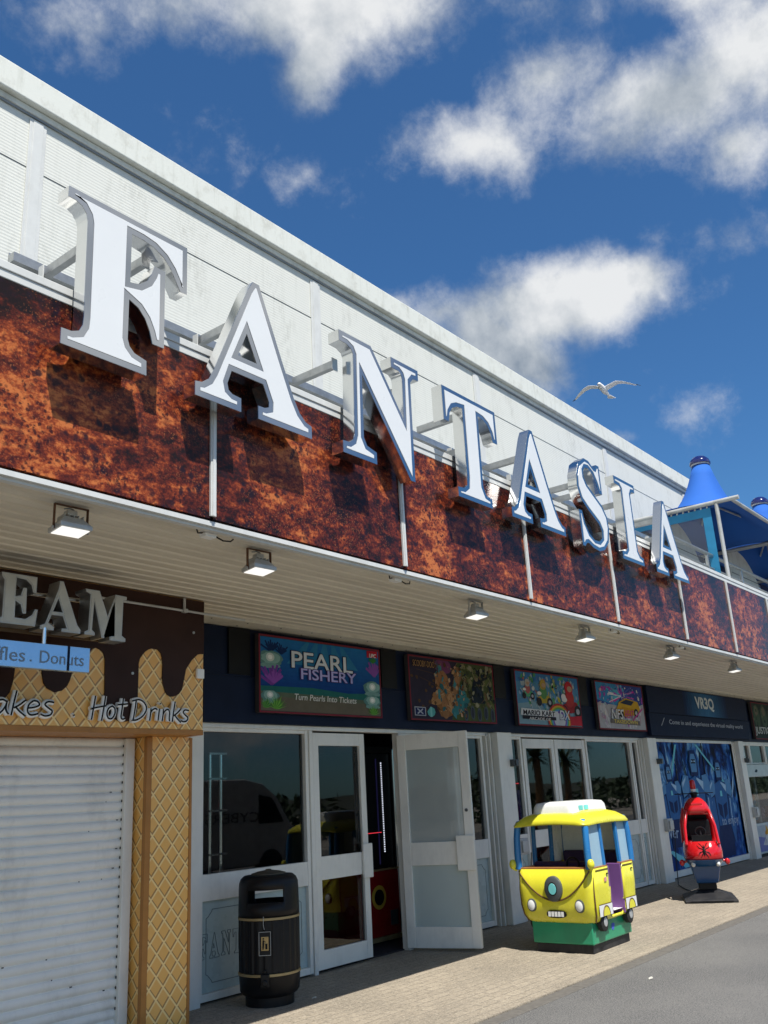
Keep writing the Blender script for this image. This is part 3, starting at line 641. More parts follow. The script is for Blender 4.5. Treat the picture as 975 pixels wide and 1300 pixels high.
yy = FY-.0245; shard([(16.0, .45), (16.15, .45), (17.2, .14), (16.6, .14)], 4)
yy = FY-.025; shard([(17.9, 2.26), (18.0, 2.26), (19.6, 1.35), (19.55, 1.32)], 4)
def robot(cx, cz, s, y, lean=0.0):
    q = lambda pts: [(min(19.93, max(15.83, cx+s*(u+lean*v))), min(2.27, max(.15, cz+s*v))) for u, v in pts]
    L = [(1, [(-.42, -1.2), (.42, -1.2), (.50, .30), (-.50, .30)]), (0, [(-.30, -.55), (.30, -.55), (.38, .25), (.0, .34), (-.38, .25)]), (5, [(-.60, .0), (-.34, .08), (-.30, .34), (-.52, .36), (-.66, .22)]), (5, [(.60, .0), (.34, .08), (.30, .34), (.52, .36), (.66, .22)]),
         (0, [(-.64, -.02), (-.42, .02), (-.36, -.55), (-.52, -.95), (-.68, -.55)]), (0, [(.64, -.02), (.42, .02), (.36, -.55), (.52, -.95), (.68, -.55)]), (1, [(-.16, .34), (.16, .34), (.20, .56), (.12, .76), (-.12, .76), (-.20, .56)]), (5, [(-.12, .40), (.12, .40), (.15, .58), (.08, .70), (-.08, .70), (-.15, .58)]),
         (3, [(-.11, .54), (.11, .54), (.09, .61), (-.09, .61)]), (2, [(-.09, .565), (-.02, .565), (-.03, .59), (-.08, .59)]), (2, [(.09, .565), (.02, .565), (.03, .59), (.08, .59)]), (4, [(-.06, .02), (.06, .02), (.05, .13), (-.05, .13)]), (1, [(-.26, -.10), (-.04, -.16), (-.04, -.42), (-.22, -.34)]), (1, [(.26, -.10), (.04, -.16), (.04, -.42), (.22, -.34)]),
         (2, [(-.62, .16), (-.46, .28), (-.44, .33), (-.62, .24)]), (2, [(.30, .10), (.34, .24), (.05, .31), (.04, .28)]), (2, [(-.62, -.06), (-.58, -.06), (-.60, -.5), (-.64, -.5)]), (2, [(.46, -.03), (.50, -.03), (.47, -.6), (.44, -.55)])]
    for k, (m_i, pts) in enumerate(L):
        mb.mi = m_i; mb.prism([q(pts)], y-.0004*k, y-.0004*k+.001)
robot(18.95, 1.25, .95, FY-.026, .05); robot(16.45, 1.35, .72, FY-.027, -.06); robot(17.65, 1.30, 1.12, FY-.035, .03)
mb.build('printed_artwork', [C((.03, .12, .32)), C((.008, .025, .10)), C((.34, .52, .70)), C((.004, .008, .02)), C((.16, .52, .62)), C((.09, .24, .46))], w)
textpoly('over 100', 16.45, .74, .20, FY-.048, 1.15, roty=D2R(-3)).build('printed_words', C((.30, .42, .60), .3), w)
textpoly('to enjoy', 19.2, .78, .19, FY-.048, .95).build('printed_words', C((.30, .42, .60), .3), w)
# last bay
shop_window(20.40, 21.15, 1.90, lower=False, rail=.03); shop_window(21.17, 22.2, 1.90, lower=False, rail=.03); shop_window(22.23, 23.4, 1.03); shop_window(23.5, 26, 1.03); bay_post(26.1, 26.4); shop_window(26.5, 30, 1.03)
# ------------------------------------------------------------------ big letters on the canopy
LY = 4.0; LD = .105
def letter(key, dx, label, brackets=(), name='sign_letter', y=LY, depth=LD, rim=.040, group='steel letters along the canopy', face='acrylic', zoff=0, body='chrome', rimm='rim'):
    P = [[(x+dx, z+zoff) for x, z in p] for p in LET[key]]
    xs = [p[0] for p in P[0]]; zs = [p[1] for p in P[0]]
    t = thing(name, label, 'letter', ((min(xs)+max(xs))/2, y+depth/2, min(zs)), group=group)
    mb = MB(); mb.prism(P, y, y+depth); o = mb.build('letter_body', body, t, smooth=34)
    mb = MB(); mb.prism([inset(p, .001, hole=i > 0) for i, p in enumerate(P)], y-.004, y-.0003); mb.build('rim', rimm, t)
    I = [inset(p, rim, hole=i > 0) for i, p in enumerate(P)]
    mb = MB(); mb.prism(I, y-.007, y-.0043); mb.build('white_face', face, t)
    for (bx, bz, x2, kind) in brackets:
        mb = MB(); mb.box(bx-.022, bx+.022, y+depth+.001, y+depth+.44, bz-.03, bz-.024); mb.box(bx-.022, bx-.016, y+depth+.001, y+depth+.44, bz-.0235, bz+.03)
        mb.box(bx-.03, bx+.03, y+depth+.0005, y+depth+.008, bz-.05, bz+.05)
        mb.build('mounting_bracket', 'steel', t)
    return t
letter('F', 0, 'largest looking and leftmost letter F in white with a pale steel rim', [(2.60, 4.78, 0, 0), (3.0, 4.86, 0, 0)])
letter('A', 0, 'first letter A, between the F and the N, with pale steel rim', [(3.79, 4.76, 0, 0), (4.02, 4.62, 0, 0)])
letter('N', 0, 'letter N in white with blue reflecting steel rim', [(4.76, 4.78, 0, 0), (5.52, 4.80, 0, 0)])
letter('T', 0, 'letter T in white with blue reflecting steel rim', [(6.42, 4.85, 0, 0), (6.50, 4.55, 0, 0)])
letter('A', 3.75, 'middle letter A, between the T and the S, over the rusty panels', [(7.54, 4.75, 0, 0), (7.75, 4.6, 0, 0)])
letter('S', 0, 'curved letter S in white with mirror steel sides', [(8.62, 4.72, 0, 0), (9.05, 4.75, 0, 0)])
letter('I', 0, 'letter I in white, next to the S', [(9.75, 4.75, 0, 0), (9.75, 4.5, 0, 0)])
letter('A', 7.10, 'last and rightmost letter A, in front of the blue tents', [(10.90, 4.78, 0, 0), (11.1, 4.6, 0, 0)])

# ------------------------------------------------------------------ floodlights under the canopy edge
def floodlight(x, y, label, rusty=True, rz=D2R(-3)):
    t = thing('floodlight', label, 'lamp', (x, y, 3.285), rz=rz, group='floodlights under the canopy edge')
    rel = lambda mb: mb
    mb = MB(); w = .12
    mb.box(-w-.012, -w-.006, -.014, .014, -.175, -.004); mb.box(w+.006, w+.012, -.014, .014, -.175, -.004); mb.box(-w-.012, w+.012, -.0135, .0135, -.010, -.004)
    mb.build('stirrup', 'rust' if rusty else 'alu', t, local=True)
    tilt = Matrix.Translation((0, 0, -.165)) @ Matrix.Rotation(D2R(-5), 4, 'X')
    mb = MB(); mb.add([(-w, -.09, .02), (w, -.09, .02), (w, .09, .02), (-w, .09, .02), (-w*.55, -.05, .075), (w*.55, -.05, .075), (w*.55, .05, .075), (-w*.55, .05, .075)], [(4, 5, 6, 7), (0, 1, 5, 4), (1, 2, 6, 5), (2, 3, 7, 6), (3, 0, 4, 7)])
    mb.box(-w-.004, w+.004, -.095, .095, -.012, .0195)
    for k in range(5): mb.box(-w*.6+k*w*.3-.003, -w*.6+k*w*.3+.003, -.06, .06, .055, .09)
    mb.xf(tilt).build('housing', 'alu', t, local=True, bevel=.003)
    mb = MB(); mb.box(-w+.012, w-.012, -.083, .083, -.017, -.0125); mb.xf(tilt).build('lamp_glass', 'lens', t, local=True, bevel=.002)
    mb = MB(); mb.box(-.04, .04, -.035, .035, .09, .13); mb.xf(tilt).build('gear_box', 'alu', t, local=True, bevel=.008)
    mb = MB(); mb.tube([Vector((.0, .0, -.05)), Vector((.03, .02, -.02)), Vector((.01, .05, -.004)), Vector((-.01, .09, -.003))], .005, 6); mb.build('cable', 'grey_paint', t, local=True, smooth=60); t.scale = (.80, .74, .88)
    mb = MB(); mb.lathe([(.012, -w-.022), (.012, w+.022)], (0, 0, -.165), 10, 'x'); mb.build('pivot_bolt', 'alu', t, local=True)
for x, r, lab in ((2.78, True, 'floodlight on a rusty bracket above the ice cream kiosk, leftmost'), (4.25, True, 'floodlight just right of the first panel seam, second from the left'),
                  (6.98, False, 'floodlight above the second poster, third from the left'), (9.16, False, 'floodlight above the third poster, fourth from the left'),
                  (11.6, False, 'floodlight above the fourth poster, fifth from the left'), (14.05, False, 'floodlight above the blue virtual reality sign, sixth from the left'), (16.6, False, 'farthest floodlight visible near the right edge of the picture')):
    floodlight(x, 4.43, lab, r)
for x, lab in ((3.68, 'small white junction box below the first panel seam'), (5.62, 'small white junction box with loose black cable below the second seam'), (9.6, 'small white junction box below the fourth seam'), (11.62, 'small white junction box with cable below the fifth seam')):
    t = thing('junction_box', lab, 'box', (x, 4.30, 3.23), group='junction boxes under the canopy edge')
    mb = MB(); mb.box(x-.045, x+.045, 4.27, 4.33, 3.235, 3.28); mb.box(x-.05, x+.05, 4.265, 4.335, 3.25, 3.257); mb.build('box_body', 'white', t, bevel=.003)
    mb = MB(); mb.tube([(x+.045, 4.30, 3.26), (x+.12, 4.29, 3.235), (x+.2, 4.31, 3.25), (x+.26, 4.35, 3.285)], .005, 6); mb.build('cable', 'blackpaint', t, smooth=60)
    mb = MB(); mb.tube([(x-.045, 4.30, 3.26), (x-.10, 4.28, 3.245), (x-.13, 4.26, 3.27)], .005, 6); mb.build('cable', 'blackpaint', t, smooth=60)

# ------------------------------------------------------------------ ice cream kiosk
KY = 5.95; KC = 6.16; KS = 6.34
K = thing('ice_cream_kiosk', 'waffle patterned ice cream kiosk with closed white roller shutter', 'kiosk', (3.2, KC, 0))
mb = MB(); mb.box(-3, 5.05, KY, KC+.45, 2.205, 3.286); sb = mb.build('sign_board', 'waffle', K, bevel=.004)
mb = MB(); mb.box(-3, 5.052, KY-.003, KC+.44, 2.165, 2.2045); mb.build('board_edge', 'orange_trim', K)
drip = [(5.046,3.28),(5.046,2.83),(5.01,2.828),(4.98,2.82),(4.92,2.77),(4.86,2.69),(4.84,2.60),(4.82,2.52),(4.79,2.485),(4.76,2.47),(4.73,2.462),(4.70,2.46),(4.67,2.475),(4.65,2.50),(4.63,2.55),(4.62,2.60),(4.62,2.70),(4.615,2.76),(4.60,2.80),(4.57,2.825),(4.54,2.83),(4.51,2.83),(4.48,2.82),(4.45,2.80),(4.43,2.78),(4.40,2.74),(4.39,2.70),(4.39,2.35),(4.38,2.31),(4.36,2.28),(4.32,2.258),(4.27,2.25),(4.22,2.256),(4.18,2.27),(4.14,2.30),(4.12,2.34),(4.10,2.38),(4.09,2.43),(4.08,2.71),(4.07,2.74),(4.06,2.76),(4.03,2.78),(4.00,2.79),(3.97,2.78),(3.94,2.75),(3.90,2.72),(3.85,2.72),(3.82,2.68),(3.81,2.60),(3.79,2.53),(3.77,2.49),(3.73,2.455),(3.67,2.44),(3.61,2.465),(3.58,2.50),(3.565,2.56),(3.55,2.66),(3.50,2.72),(3.42,2.73),(3.38,2.70),(3.36,2.62),(3.35,2.50),(3.33,2.42),(3.28,2.36),(3.20,2.34),(3.10,2.36),(3.04,2.42),(3.0,2.6),(2.9,2.75),(2.7,2.78),(2.55,2.6),(2.45,2.45),(2.3,2.45),(2.2,2.6),(2.1,2.8),(-3,2.8),(-3,3.28)]
mb = MB(); mb.prism([drip], KY-.012, KY-.0005); dr = mb.build('chocolate_drip', 'choco', K, bevel=.004)
mb = MB()
for x, z in ((4.33, 2.62), (3.74, 2.60), (4.93, 3.0), (2.9, 2.9)): mb.lathe([(.011, -.019), (.011, -.0125)], (x, KY, z), 12, 'y')
mb.build('screw_cap', 'alu', K)
mb = MB(); mb.box(4.955, 5.03, KY-.04, KY-.0125, 2.62, 2.70); mb.build('sensor', 'white', K, bevel=.006)
mb = MB(); mb.box(4.665, 5.10, KC, KC+.19, 0, 2.164); mb.build('column', 'waffle', K)
mb = MB(); mb.box(4.648, 4.70, KC-.012, KC+.03, 0, 2.160); mb.box(5.085, 5.112, KC-.008, KC+.42, 0, 2.160); mb.build('corner_trim', 'orange_trim', K, bevel=.004)
mb = MB(); mb.box(4.6405, 4.90, KC+.191, KS+.12, 0, 2.16); mb.box(4.665, 5.58, KC+.421, FY-.06, 0, 3.25); mb.build('return_wall', 'upvc', K)
# roller shutter
mb = MB(); prof = []; z = 0.0
while z < 2.18:
    prof += [(KS+.012, z), (KS+.004, z+.006), (KS-.006, z+.02), (KS-.009, z+.036), (KS-.006, z+.052), (KS+.002, z+.062), (KS+.012, z+.066)]; z += .070
vs = []
for yy, zz in prof: vs += [(-3, yy, zz), (4.57, yy, zz)]
mb.add(vs, [(2*i, 2*i+1, 2*i+3, 2*i+2) for i in range(len(prof)-1)]); sh = mb.build('roller_shutter', 'shutter', K, smooth=50)
mb = MB(); mb.box(-3, 4.6, KS+.03, KS+.04, 0, 2.19); mb.build('shutter_backing', 'dgrey', K)
mb = MB(); mb.box(4.557, 4.640, KS-.045, KS+.05, 0, 2.16); mb.build('shutter_guide', 'upvc', K, bevel=.006)
mb = MB(); rs = random.Random(9)
for i in range(14):
    x = 4.53-abs(rs.gauss(0, .55)); k = rs.randint(3, 28); mb.box(x, x+rs.uniform(.004, .02), KS-.0105, KS-.006, k*.07-.004, k*.07+.003)
for k in range(3, 31): mb.box(4.549, 4.556, KS-.014, KS-.008, k*.07-.008, k*.07+.010)
mb.build('shutter_chip', 'rubber', K)
# handwritten words on the board
HW = {
 'H': (.62, [[(.08, 1.0), (.04, .5), (.0, -.05)], [(.50, 1.02), (.47, .5), (.42, -.08)], [(-.06, .42), (.2, .50), (.55, .58)]]),
 'o': (.44, [[(.20, .58), (.06, .48), (.0, .25), (.08, .04), (.24, .04), (.34, .25), (.32, .48), (.18, .60)]]),
 't': (.46, [[(.22, .95), (.20, .5), (.18, .12), (.26, .02), (.36, .06)], [(.0, .66), (.2, .68), (.44, .72)]]),
 'D': (.64, [[(.08, .95), (.06, .5), (.02, .0)], [(-.06, .92), (.2, 1.0), (.42, .85), (.52, .55), (.40, .22), (.18, .02), (-.02, -.02)]]),
 'r': (.34, [[(.06, .60), (.06, .3), (.04, .0)], [(.05, .36), (.14, .54), (.26, .60), (.32, .54)]]),
 'i': (.20, [[(.08, .60), (.06, .3), (.05, .02)], [(.09, .84), (.10, .88)]]),
 'n': (.42, [[(.04, .60), (.04, .3), (.02, .0)], [(.04, .34), (.14, .54), (.25, .58), (.31, .44), (.31, .18), (.33, .0)]]),
 'k': (.42, [[(.10, 1.0), (.06, .5), (.03, -.02)], [(.36, .62), (.20, .40), (.07, .28)], [(.12, .32), (.24, .14), (.40, -.04)]]),
 's': (.36, [[(.30, .58), (.14, .60), (.06, .48), (.16, .34), (.27, .22), (.24, .06), (.10, .0), (-.02, .06)]]),
 'a': (.46, [[(.34, .52), (.22, .60), (.06, .48), (.0, .24), (.07, .05), (.20, .06), (.31, .30), (.35, .56)], [(.34, .50), (.34, .2), (.42, .02)]]),
 'e': (.40, [[(.02, .30), (.18, .34), (.31, .44), (.26, .58), (.14, .60), (.03, .42), (.02, .16), (.12, .02), (.30, .08)]]),
 'c': (.38, [[(.30, .52), (.20, .60), (.06, .46), (.0, .22), (.10, .02), (.30, .08)]]),
 'h': (.42, [[(.08, 1.0), (.05, .5), (.02, .0)], [(.04, .34), (.14, .54), (.25, .58), (.31, .44), (.31, .18), (.33, .0)]]),
 'S': (.52, [[(.40, .92), (.2, 1.0), (.05, .82), (.14, .58), (.34, .42), (.38, .16), (.2, .0), (.0, .08)]]),
 '.': (.16, [[(.05, .02), (.07, .05)]]), ' ': (.30, [])}
def smoothline(P):
    P = [Vector((x, z)) for x, z in P]
    if len(P) < 3: return P
    out = []
    for i in range(len(P)-1):
        a, b, c, d = P[max(i-1, 0)], P[i], P[i+1], P[min(i+2, len(P)-1)]
        for s in range(5):
            t = s/5; out.append(.5*((2*b)+(c-a)*t+(2*a-5*b+4*c-d)*t*t+(3*b-a-3*c+d)*t**3))
    out.append(P[-1]); return out
def handwrite(word, x0, x1, z0, h, parent, y):
    tot = sum(HW[c][0] for c in word); k = (x1-x0)/tot; x = x0; A_, Bk, Sh = MB(), MB(), MB()
    for c in word:
        for st in HW[c][1]:
            q = [(x+p.x*k + p.y*h*.06, z0+p.y*h) for p in smoothline(st)]
            A_.tube([(a, y, b) for a, b in q], .0205, 8); Bk.tube([(a, y-.0145, b) for a, b in q], .0078, 8); 
        x += HW[c][0]*k
    for mb_ in (A_, Bk):
        for v in mb_.v: pass
    o = A_.build('lettering', 'white', parent, smooth=60); Bk.xf(Matrix.Identity(4)).build('letter_fill', 'blackpaint', o, smooth=60)
handwrite('Hot', 3.96, 4.27, 2.262, .165, K, KY-.030)
handwrite('Drinks', 4.32, 4.87, 2.262, .155, K, KY-.030)
handwrite('Shakes', 2.92, 3.66, 2.268, .165, K, KY-.030)
handwrite('.', 3.79, 3.85, 2.275, .165, K, KY-.030)
# steel letters of the kiosk
g2 = 'steel letters over the ice cream kiosk'
for k, lab in (('E', 'steel letter E over the kiosk, cut by the left edge of the picture'), ('B', 'steel letter A over the kiosk, between the E and the M'), ('M', 'steel letter M over the kiosk, last of its row')):
    letter(k, 0, lab, (), y=5.50, depth=.13, rim=.010, group=g2, face=M('grey_letter_face', (.50, .495, .45), .35), body='steel', rimm='alu')
t = thing('letter_rack', 'chromed tube rack that carries the kiosk letters in front of the chocolate board', 'bracket', (3.4, 5.7, 2.8))
mb = MB()
for z in (2.86, 3.06): mb.tube([(1.5, 5.67, z), (4.02, 5.67, z)], .016, 10)
mb.build('cross_tube', 'chrome', t, smooth=40)
mb = MB()
for z in (2.86, 3.06):
    for x in (2.6, 3.3, 3.99): mb.tube([(x, 5.655, z), (x, KY-.013, z)], .014, 10)
for x in (3.1, 3.45, 3.75, 3.87):
    for z in (2.86, 3.0): mb.tube([(x, 5.631, z), (x, 5.665, z)], .012, 8)
mb.build('stand_off', 'chrome', t, smooth=40)
mb = MB(); mb.box(2.3, 3.96, 5.635, 5.645, 2.775, 2.80); mb.build('tray', 'brown', t)
t = thing('hanging_sign', 'long mirror blue hanging sign reading fles . Donuts under the kiosk letters', 'sign', (3.0, 5.50, 2.52))
BLM = M('blue_mirror_sign', (.38, .58, .80), .16, .55, var=.04)
SX = 3.642
mb = MB(); mb.box(1.2, SX, 5.48, 5.53, 2.522, 2.69); mb.build('sign_bar', BLM, t, bevel=.003)
mb = MB(); mb.box(3.468, 3.484, 5.476, 5.4795, 2.523, 2.689); mb.build('bar_joint', 'navy', t)
for x in (2.3, 3.30): mb = MB(); mb.tube([(x, 5.505, 2.69), (x, 5.505, 2.80)], .017, 10); mb.build('drop_rod', 'chrome', t, smooth=40)
textpoly('Donuts', 3.43, 2.602, .082, 5.4775, .33, ext=.002).build('lettering', C((.20, .27, .36)), t)
textpoly('Waffles', 2.95, 2.602, .088, 5.4775, .42, ext=.002).build('lettering', C((.20, .27, .36)), t)
mb = MB(); mb.box(3.195, 3.207, 5.4775, 5.4795, 2.565, 2.577); mb.build('dot', C((.20, .27, .36)), t)
t = thing('conduit_pipe', 'thin grey pipe running along the kiosk board under the canopy', 'pipe', (4.6, 5.93, 3.17))
mb = MB(); mb.tube([(3.9, 5.925, 3.175), (5.5, 5.925, 3.17)], .010, 8); mb.tube([(4.82, 5.925, 3.17), (4.82, 5.925, 3.28)], .012, 8); mb.build('pipe', 'alu', t, smooth=40)
mb = MB(); mb.box(4.80, 4.84, 5.90, 5.948, 3.155, 3.185); mb.build('clip', 'alu', t)

# ------------------------------------------------------------------ posters
PY = FY-.17
class Art:
    def __init__(s, x0, z0, w, h, y): s.x0, s.z0, s.w, s.h, s.y = x0, z0, w, h, y; s.mb = MB(); s.mats = []; s.n = 0
    def mi(s, c):
        m = C(c)
        if m not in s.mats: s.mats.append(m)
        return s.mats.index(m)
    def P(s, u, v): return (s.x0+u*s.w, s.z0+v*s.h)
    def poly(s, pts, c):
        s.mb.mi = s.mi(c); s.n += 1; y = s.y-.00005*s.n
        pts = [(min(.996, max(.004, u)), min(.992, max(.008, v))) for u, v in pts]
        s.mb.prism([[s.P(u, v) for u, v in pts]], y, None)
    def ell(s, u, v, a, b, c, rot=0, n=20, jag=0, rn=None):
        asp = s.w/s.h; P_ = []
        for j in range(n):
            t = 2*math.pi*j/n; k = 1 + (jag*rn.uniform(-1, 1) if jag else 0); x, z = a*math.cos(t)*k, b*math.sin(t)*k
            P_.append((u+x*math.cos(rot)-z*math.sin(rot)/asp, v+x*asp*math.sin(rot)+z*math.cos(rot)))
        s.poly(P_, c)
    def line(s, a, b, w, c):
        asp = s.w/s.h; d = Vector(((b[0]-a[0])*asp, b[1]-a[1])).normalized(); n_ = Vector((-d.y/asp, d.x))*w
        s.poly([(a[0]-n_.x, a[1]-n_.y), (b[0]-n_.x, b[1]-n_.y), (b[0]+n_.x, b[1]+n_.y), (a[0]+n_.x, a[1]+n_.y)], c)
    def top(s): return s.y-.00005*(s.n+3)-.001
    def build(s, parent): return s.mb.build('artwork', s.mats, parent)
def detail(a, r, n, box, cols):
    # small brush marks of the printed picture
    for k in range(n):
        u, v = r.uniform(box[0], box[2]), r.uniform(box[1], box[3]); s = r.uniform(.004, .022)
        if k % 3: a.ell(u, v, s, s*r.uniform(.8, 3.2), r.choice(cols), r.uniform(0, 3.1), 7, .3, r)
        else: a.line((u, v), (u+r.uniform(-.05, .05), v+r.uniform(-.10, .10)), r.uniform(.002, .007), r.choice(cols))
def poster(x0, x1, label, z0=2.445, z1=3.21, border=(.20, .03, .045)):
    t = thing('poster_board', label, 'poster', ((x0+x1)/2, PY, z0), group='poster boards over the entrance')
    mb = MB(); mb.box(x0, x1, PY, PY+.055, z0, z1); mb.build('board', C((.05, .05, .055)), t, bevel=.003)
    mb = MB(); b = .016
    mb.box(x0, x1, PY-.006, PY-.0005, z0, z0+b); mb.box(x0, x1, PY-.006, PY-.0005, z1-b, z1); mb.box(x0, x0+b, PY-.006, PY-.0005, z0+b, z1-b); mb.box(x1-b, x1, PY-.006, PY-.0005, z0+b, z1-b)
    mb.build('border', C(border), t)
    return t, Art(x0+b, z0+b, x1-x0-2*b, z1-z0-2*b, PY-.0008)
# 1: pearl fishing game
t, a = poster(6.215, 8.105, 'blue underwater poster reading PEARL FISHERY above the first door'); r = random.Random(2)
nb = 14
for i in range(nb):
    f = i/(nb-1); v0 = .30+.70*i/nb
    a.poly([(0, v0), (1, v0), (1, v0+.70/nb+.01), (0, v0+.70/nb+.01)], (.008+.012*f, .045+.10*f, .20+.16*f))
for k, (c0, c1) in enumerate(((0, .33), )): a.poly([(0, 0), (1, 0), (1, .24), (.6, .27), (.3, .25), (0, .28)], (.13, .115, .085))
a.poly([(0, .24), (1, .22), (1, .34), (.7, .31), (.4, .35), (0, .33)], (.02, .13, .12)); a.poly([(0, .20), (1, .17), (1, .22), (.5, .25), (0, .26)], (.10, .13, .09))
for k in range(5): u = .36+.07*k; a.poly([(u, 1), (u+.025, 1), (u+.06+.05*(k-2), .66), (u-.06+.05*(k-2), .66)], (.03, .18, .34))
def coral(u, v, s, c):
    for k in range(9): an = 2.6-k*.26+r.uniform(-.1, .1); l = s*r.uniform(.7, 1.1); a.line((u, v), (u+math.cos(an)*l*.45, v+math.sin(an)*l), .014*s*6, c)
def grass(u, v, s, c, c2):
    for k in range(13): an = 2.9-k*.22; l = s*r.uniform(.8, 1.1); p = (u+math.cos(an)*l*.42, v+math.sin(an)*l); a.poly([(u-.012, v), p, (u+.012, v)], c if k % 2 else c2)
def clam(u, v, s):
    a.ell(u, v, .085*s, .10*s, (.10, .22, .21), 0, 22, .12, r); a.ell(u+.005, v+.01*s, .066*s, .075*s, (.22, .38, .35), 0, 18, .1, r); a.ell(u, v+.02*s, .030*s, .055*s, (.55, .62, .58)); a.ell(u, v+.02*s, .016*s, .03*s, (.8, .82, .78)); a.ell(u, v-.09*s, .075*s, .035*s, (.16, .30, .28), 0, 18, .1, r)
coral(.08, .80, .17, (.01, .03, .10)); coral(.16, .78, .14, (.01, .03, .10)); clam(.075, .70, 1.05); coral(.085, .36, .26, (.16, .05, .28)); coral(.10, .38, .18, (.26, .08, .38)); clam(.07, .20, .8); grass(.12, .03, .20, (.06, .22, .04), (.15, .35, .06)); grass(.04, .04, .14, (.04, .18, .05), (.12, .3, .06))
coral(.95, .60, .22, (.22, .08, .34)); clam(.925, .42, 1.0); clam(.92, .22, .9); grass(.93, .02, .16, (.06, .22, .04), (.15, .35, .06)); coral(.94, .80, .1, (.04, .20, .05))
a.poly([(.885, .88), (.985, .89), (.985, .99), (.885, .985)], (.42, .02, .04))
a.build(t); yT = a.top()
X, W_ = 7.16, 1.89
textpoly('PEARL', X-.02, 2.992, .185, yT-.001, .98, offset=.045).build('title', C((.015, .02, .05)), t)
textpoly('PEARL', X-.02, 2.992, .170, yT-.004, .95, offset=.012).build('title', C((.62, .66, .70)), t)
textpoly('FISHERY', X+.07, 2.852, .125, yT-.0065, .90, offset=.045).build('title', C((.05, .03, .14)), t)
textpoly('FISHERY', X+.07, 2.852, .112, yT-.009, .87, offset=.012).build('title', C((.42, .40, .72)), t)
textpoly('Turn Pearls Into Tickets', X+.02, 2.615, .062, yT-.002, .96, shear=.15, offset=.006).build('small_print', C((.66, .66, .62)), t)
textpoly('UPC', 7.975, 3.132, .045, yT-.002, .12, shear=.2, offset=.015).build('maker_mark', C((.7, .68, .7)), t)
# 2: haunted house adventure
t, a = poster(8.645, 10.52, 'dark brown and teal cartoon adventure poster, second from the left'); r = random.Random(5)
a.poly([(0, 0), (1, 0), (1, 1), (0, 1)], (.035, .03, .05)); a.poly([(.45, 0), (1, 0), (1, 1), (.55, 1)], (.07, .09, .035))
for k in range(60): a.ell(r.uniform(.58, .98), r.uniform(.3, .95), r.uniform(.01, .04), r.uniform(.02, .07), r.choice([(.12, .14, .05), (.05, .06, .03), (.22, .20, .10), (.02, .025, .03), (.16, .10, .05)]), r.uniform(0, 3), 9, .3, r)
a.ell(.38, .90, .10, .14, (.16, .05, .12), 0, 14, .1, r)
a.ell(.40, .30, .13, .26, (.24, .11, .045), .3, 18, .1, r); a.ell(.50, .38, .15, .2, (.05, .24, .26), .2, 18, .1, r); a.ell(.36, .62, .08, .2, (.32, .15, .07), -.2, 16, .08, r); a.ell(.33, .40, .12, .12, (.38, .20, .09), .5, 14, .1, r)
a.ell(.45, .34, .07, .25, (.46, .25, .12), .35, 14, .06, r); a.ell(.38, .22, .045, .2, (.30, .15, .07), -.1, 12, .06, r); a.ell(.56, .25, .12, .11, (.04, .18, .20), .4, 14, .1, r); a.ell(.55, .78, .05, .14, (.22, .12, .06), .1, 12, .1, r); a.ell(.52, .6, .04, .2, (.30, .16, .08), -.3, 12, .1, r)
a.ell(.79, .55, .065, .22, (.015, .02, .03), .05, 14, .12, r); a.ell(.78, .75, .025, .05, (.18, .14, .08)); a.poly([(.70, .32), (.88, .32), (.84, .6), (.75, .6)], (.02, .03, .04))
for k in range(5): a.ell(.62+k*.085, .12+.03*(k % 2), .028, .12, (.07, .09, .11)); a.ell(.62+k*.085, .12+.03*(k % 2), .018, .09, (.035, .04, .055))
for k in range(24): a.line((r.uniform(.05, .6), r.uniform(.05, .9)), (r.uniform(.05, .6), r.uniform(.05, .9)), .003, (.12, .06, .03)) if k % 3 == 0 else a.ell(r.uniform(.02, .3), r.uniform(.1, .7), .015, .03, (.10, .055, .03), 0, 8, .3, r)
a.poly([(.03, .05), (.15, .05), (.15, .19), (.03, .19)], (.45, .46, .50)); a.poly([(.037, .062), (.143, .062), (.143, .178), (.037, .178)], (.02, .03, .10)); a.line((.06, .08), (.12, .16), .012, (.4, .42, .5)); a.line((.12, .08), (.06, .16), .012, (.4, .42, .5))
a.ell(.21, .12, .04, .08, (.10, .38, .38), 0, 10, .2, r); a.poly([(.20, .04), (.22, .04), (.22, .2), (.20, .2)], (.2, .5, .5))
detail(a, r, 150, (.25, .08, .62, .92), [(.30, .15, .07), (.20, .09, .04), (.42, .24, .12), (.06, .22, .24), (.03, .12, .14), (.10, .05, .03), (.48, .30, .18)]); detail(a, r, 110, (.58, .25, .98, .96), [(.10, .12, .05), (.03, .035, .03), (.20, .18, .10), (.14, .09, .05), (.26, .25, .16), (.02, .03, .05)])
a.build(t); yT = a.top()
textpoly('SCOOBY-DOO', 8.93, 3.115, .085, yT-.001, .46, offset=.05).build('title', C((.01, .01, .012)), t)
textpoly('SCOOBY-DOO', 8.93, 3.115, .075, yT-.004, .44, offset=.0).build('title', C((.34, .20, .10)), t)
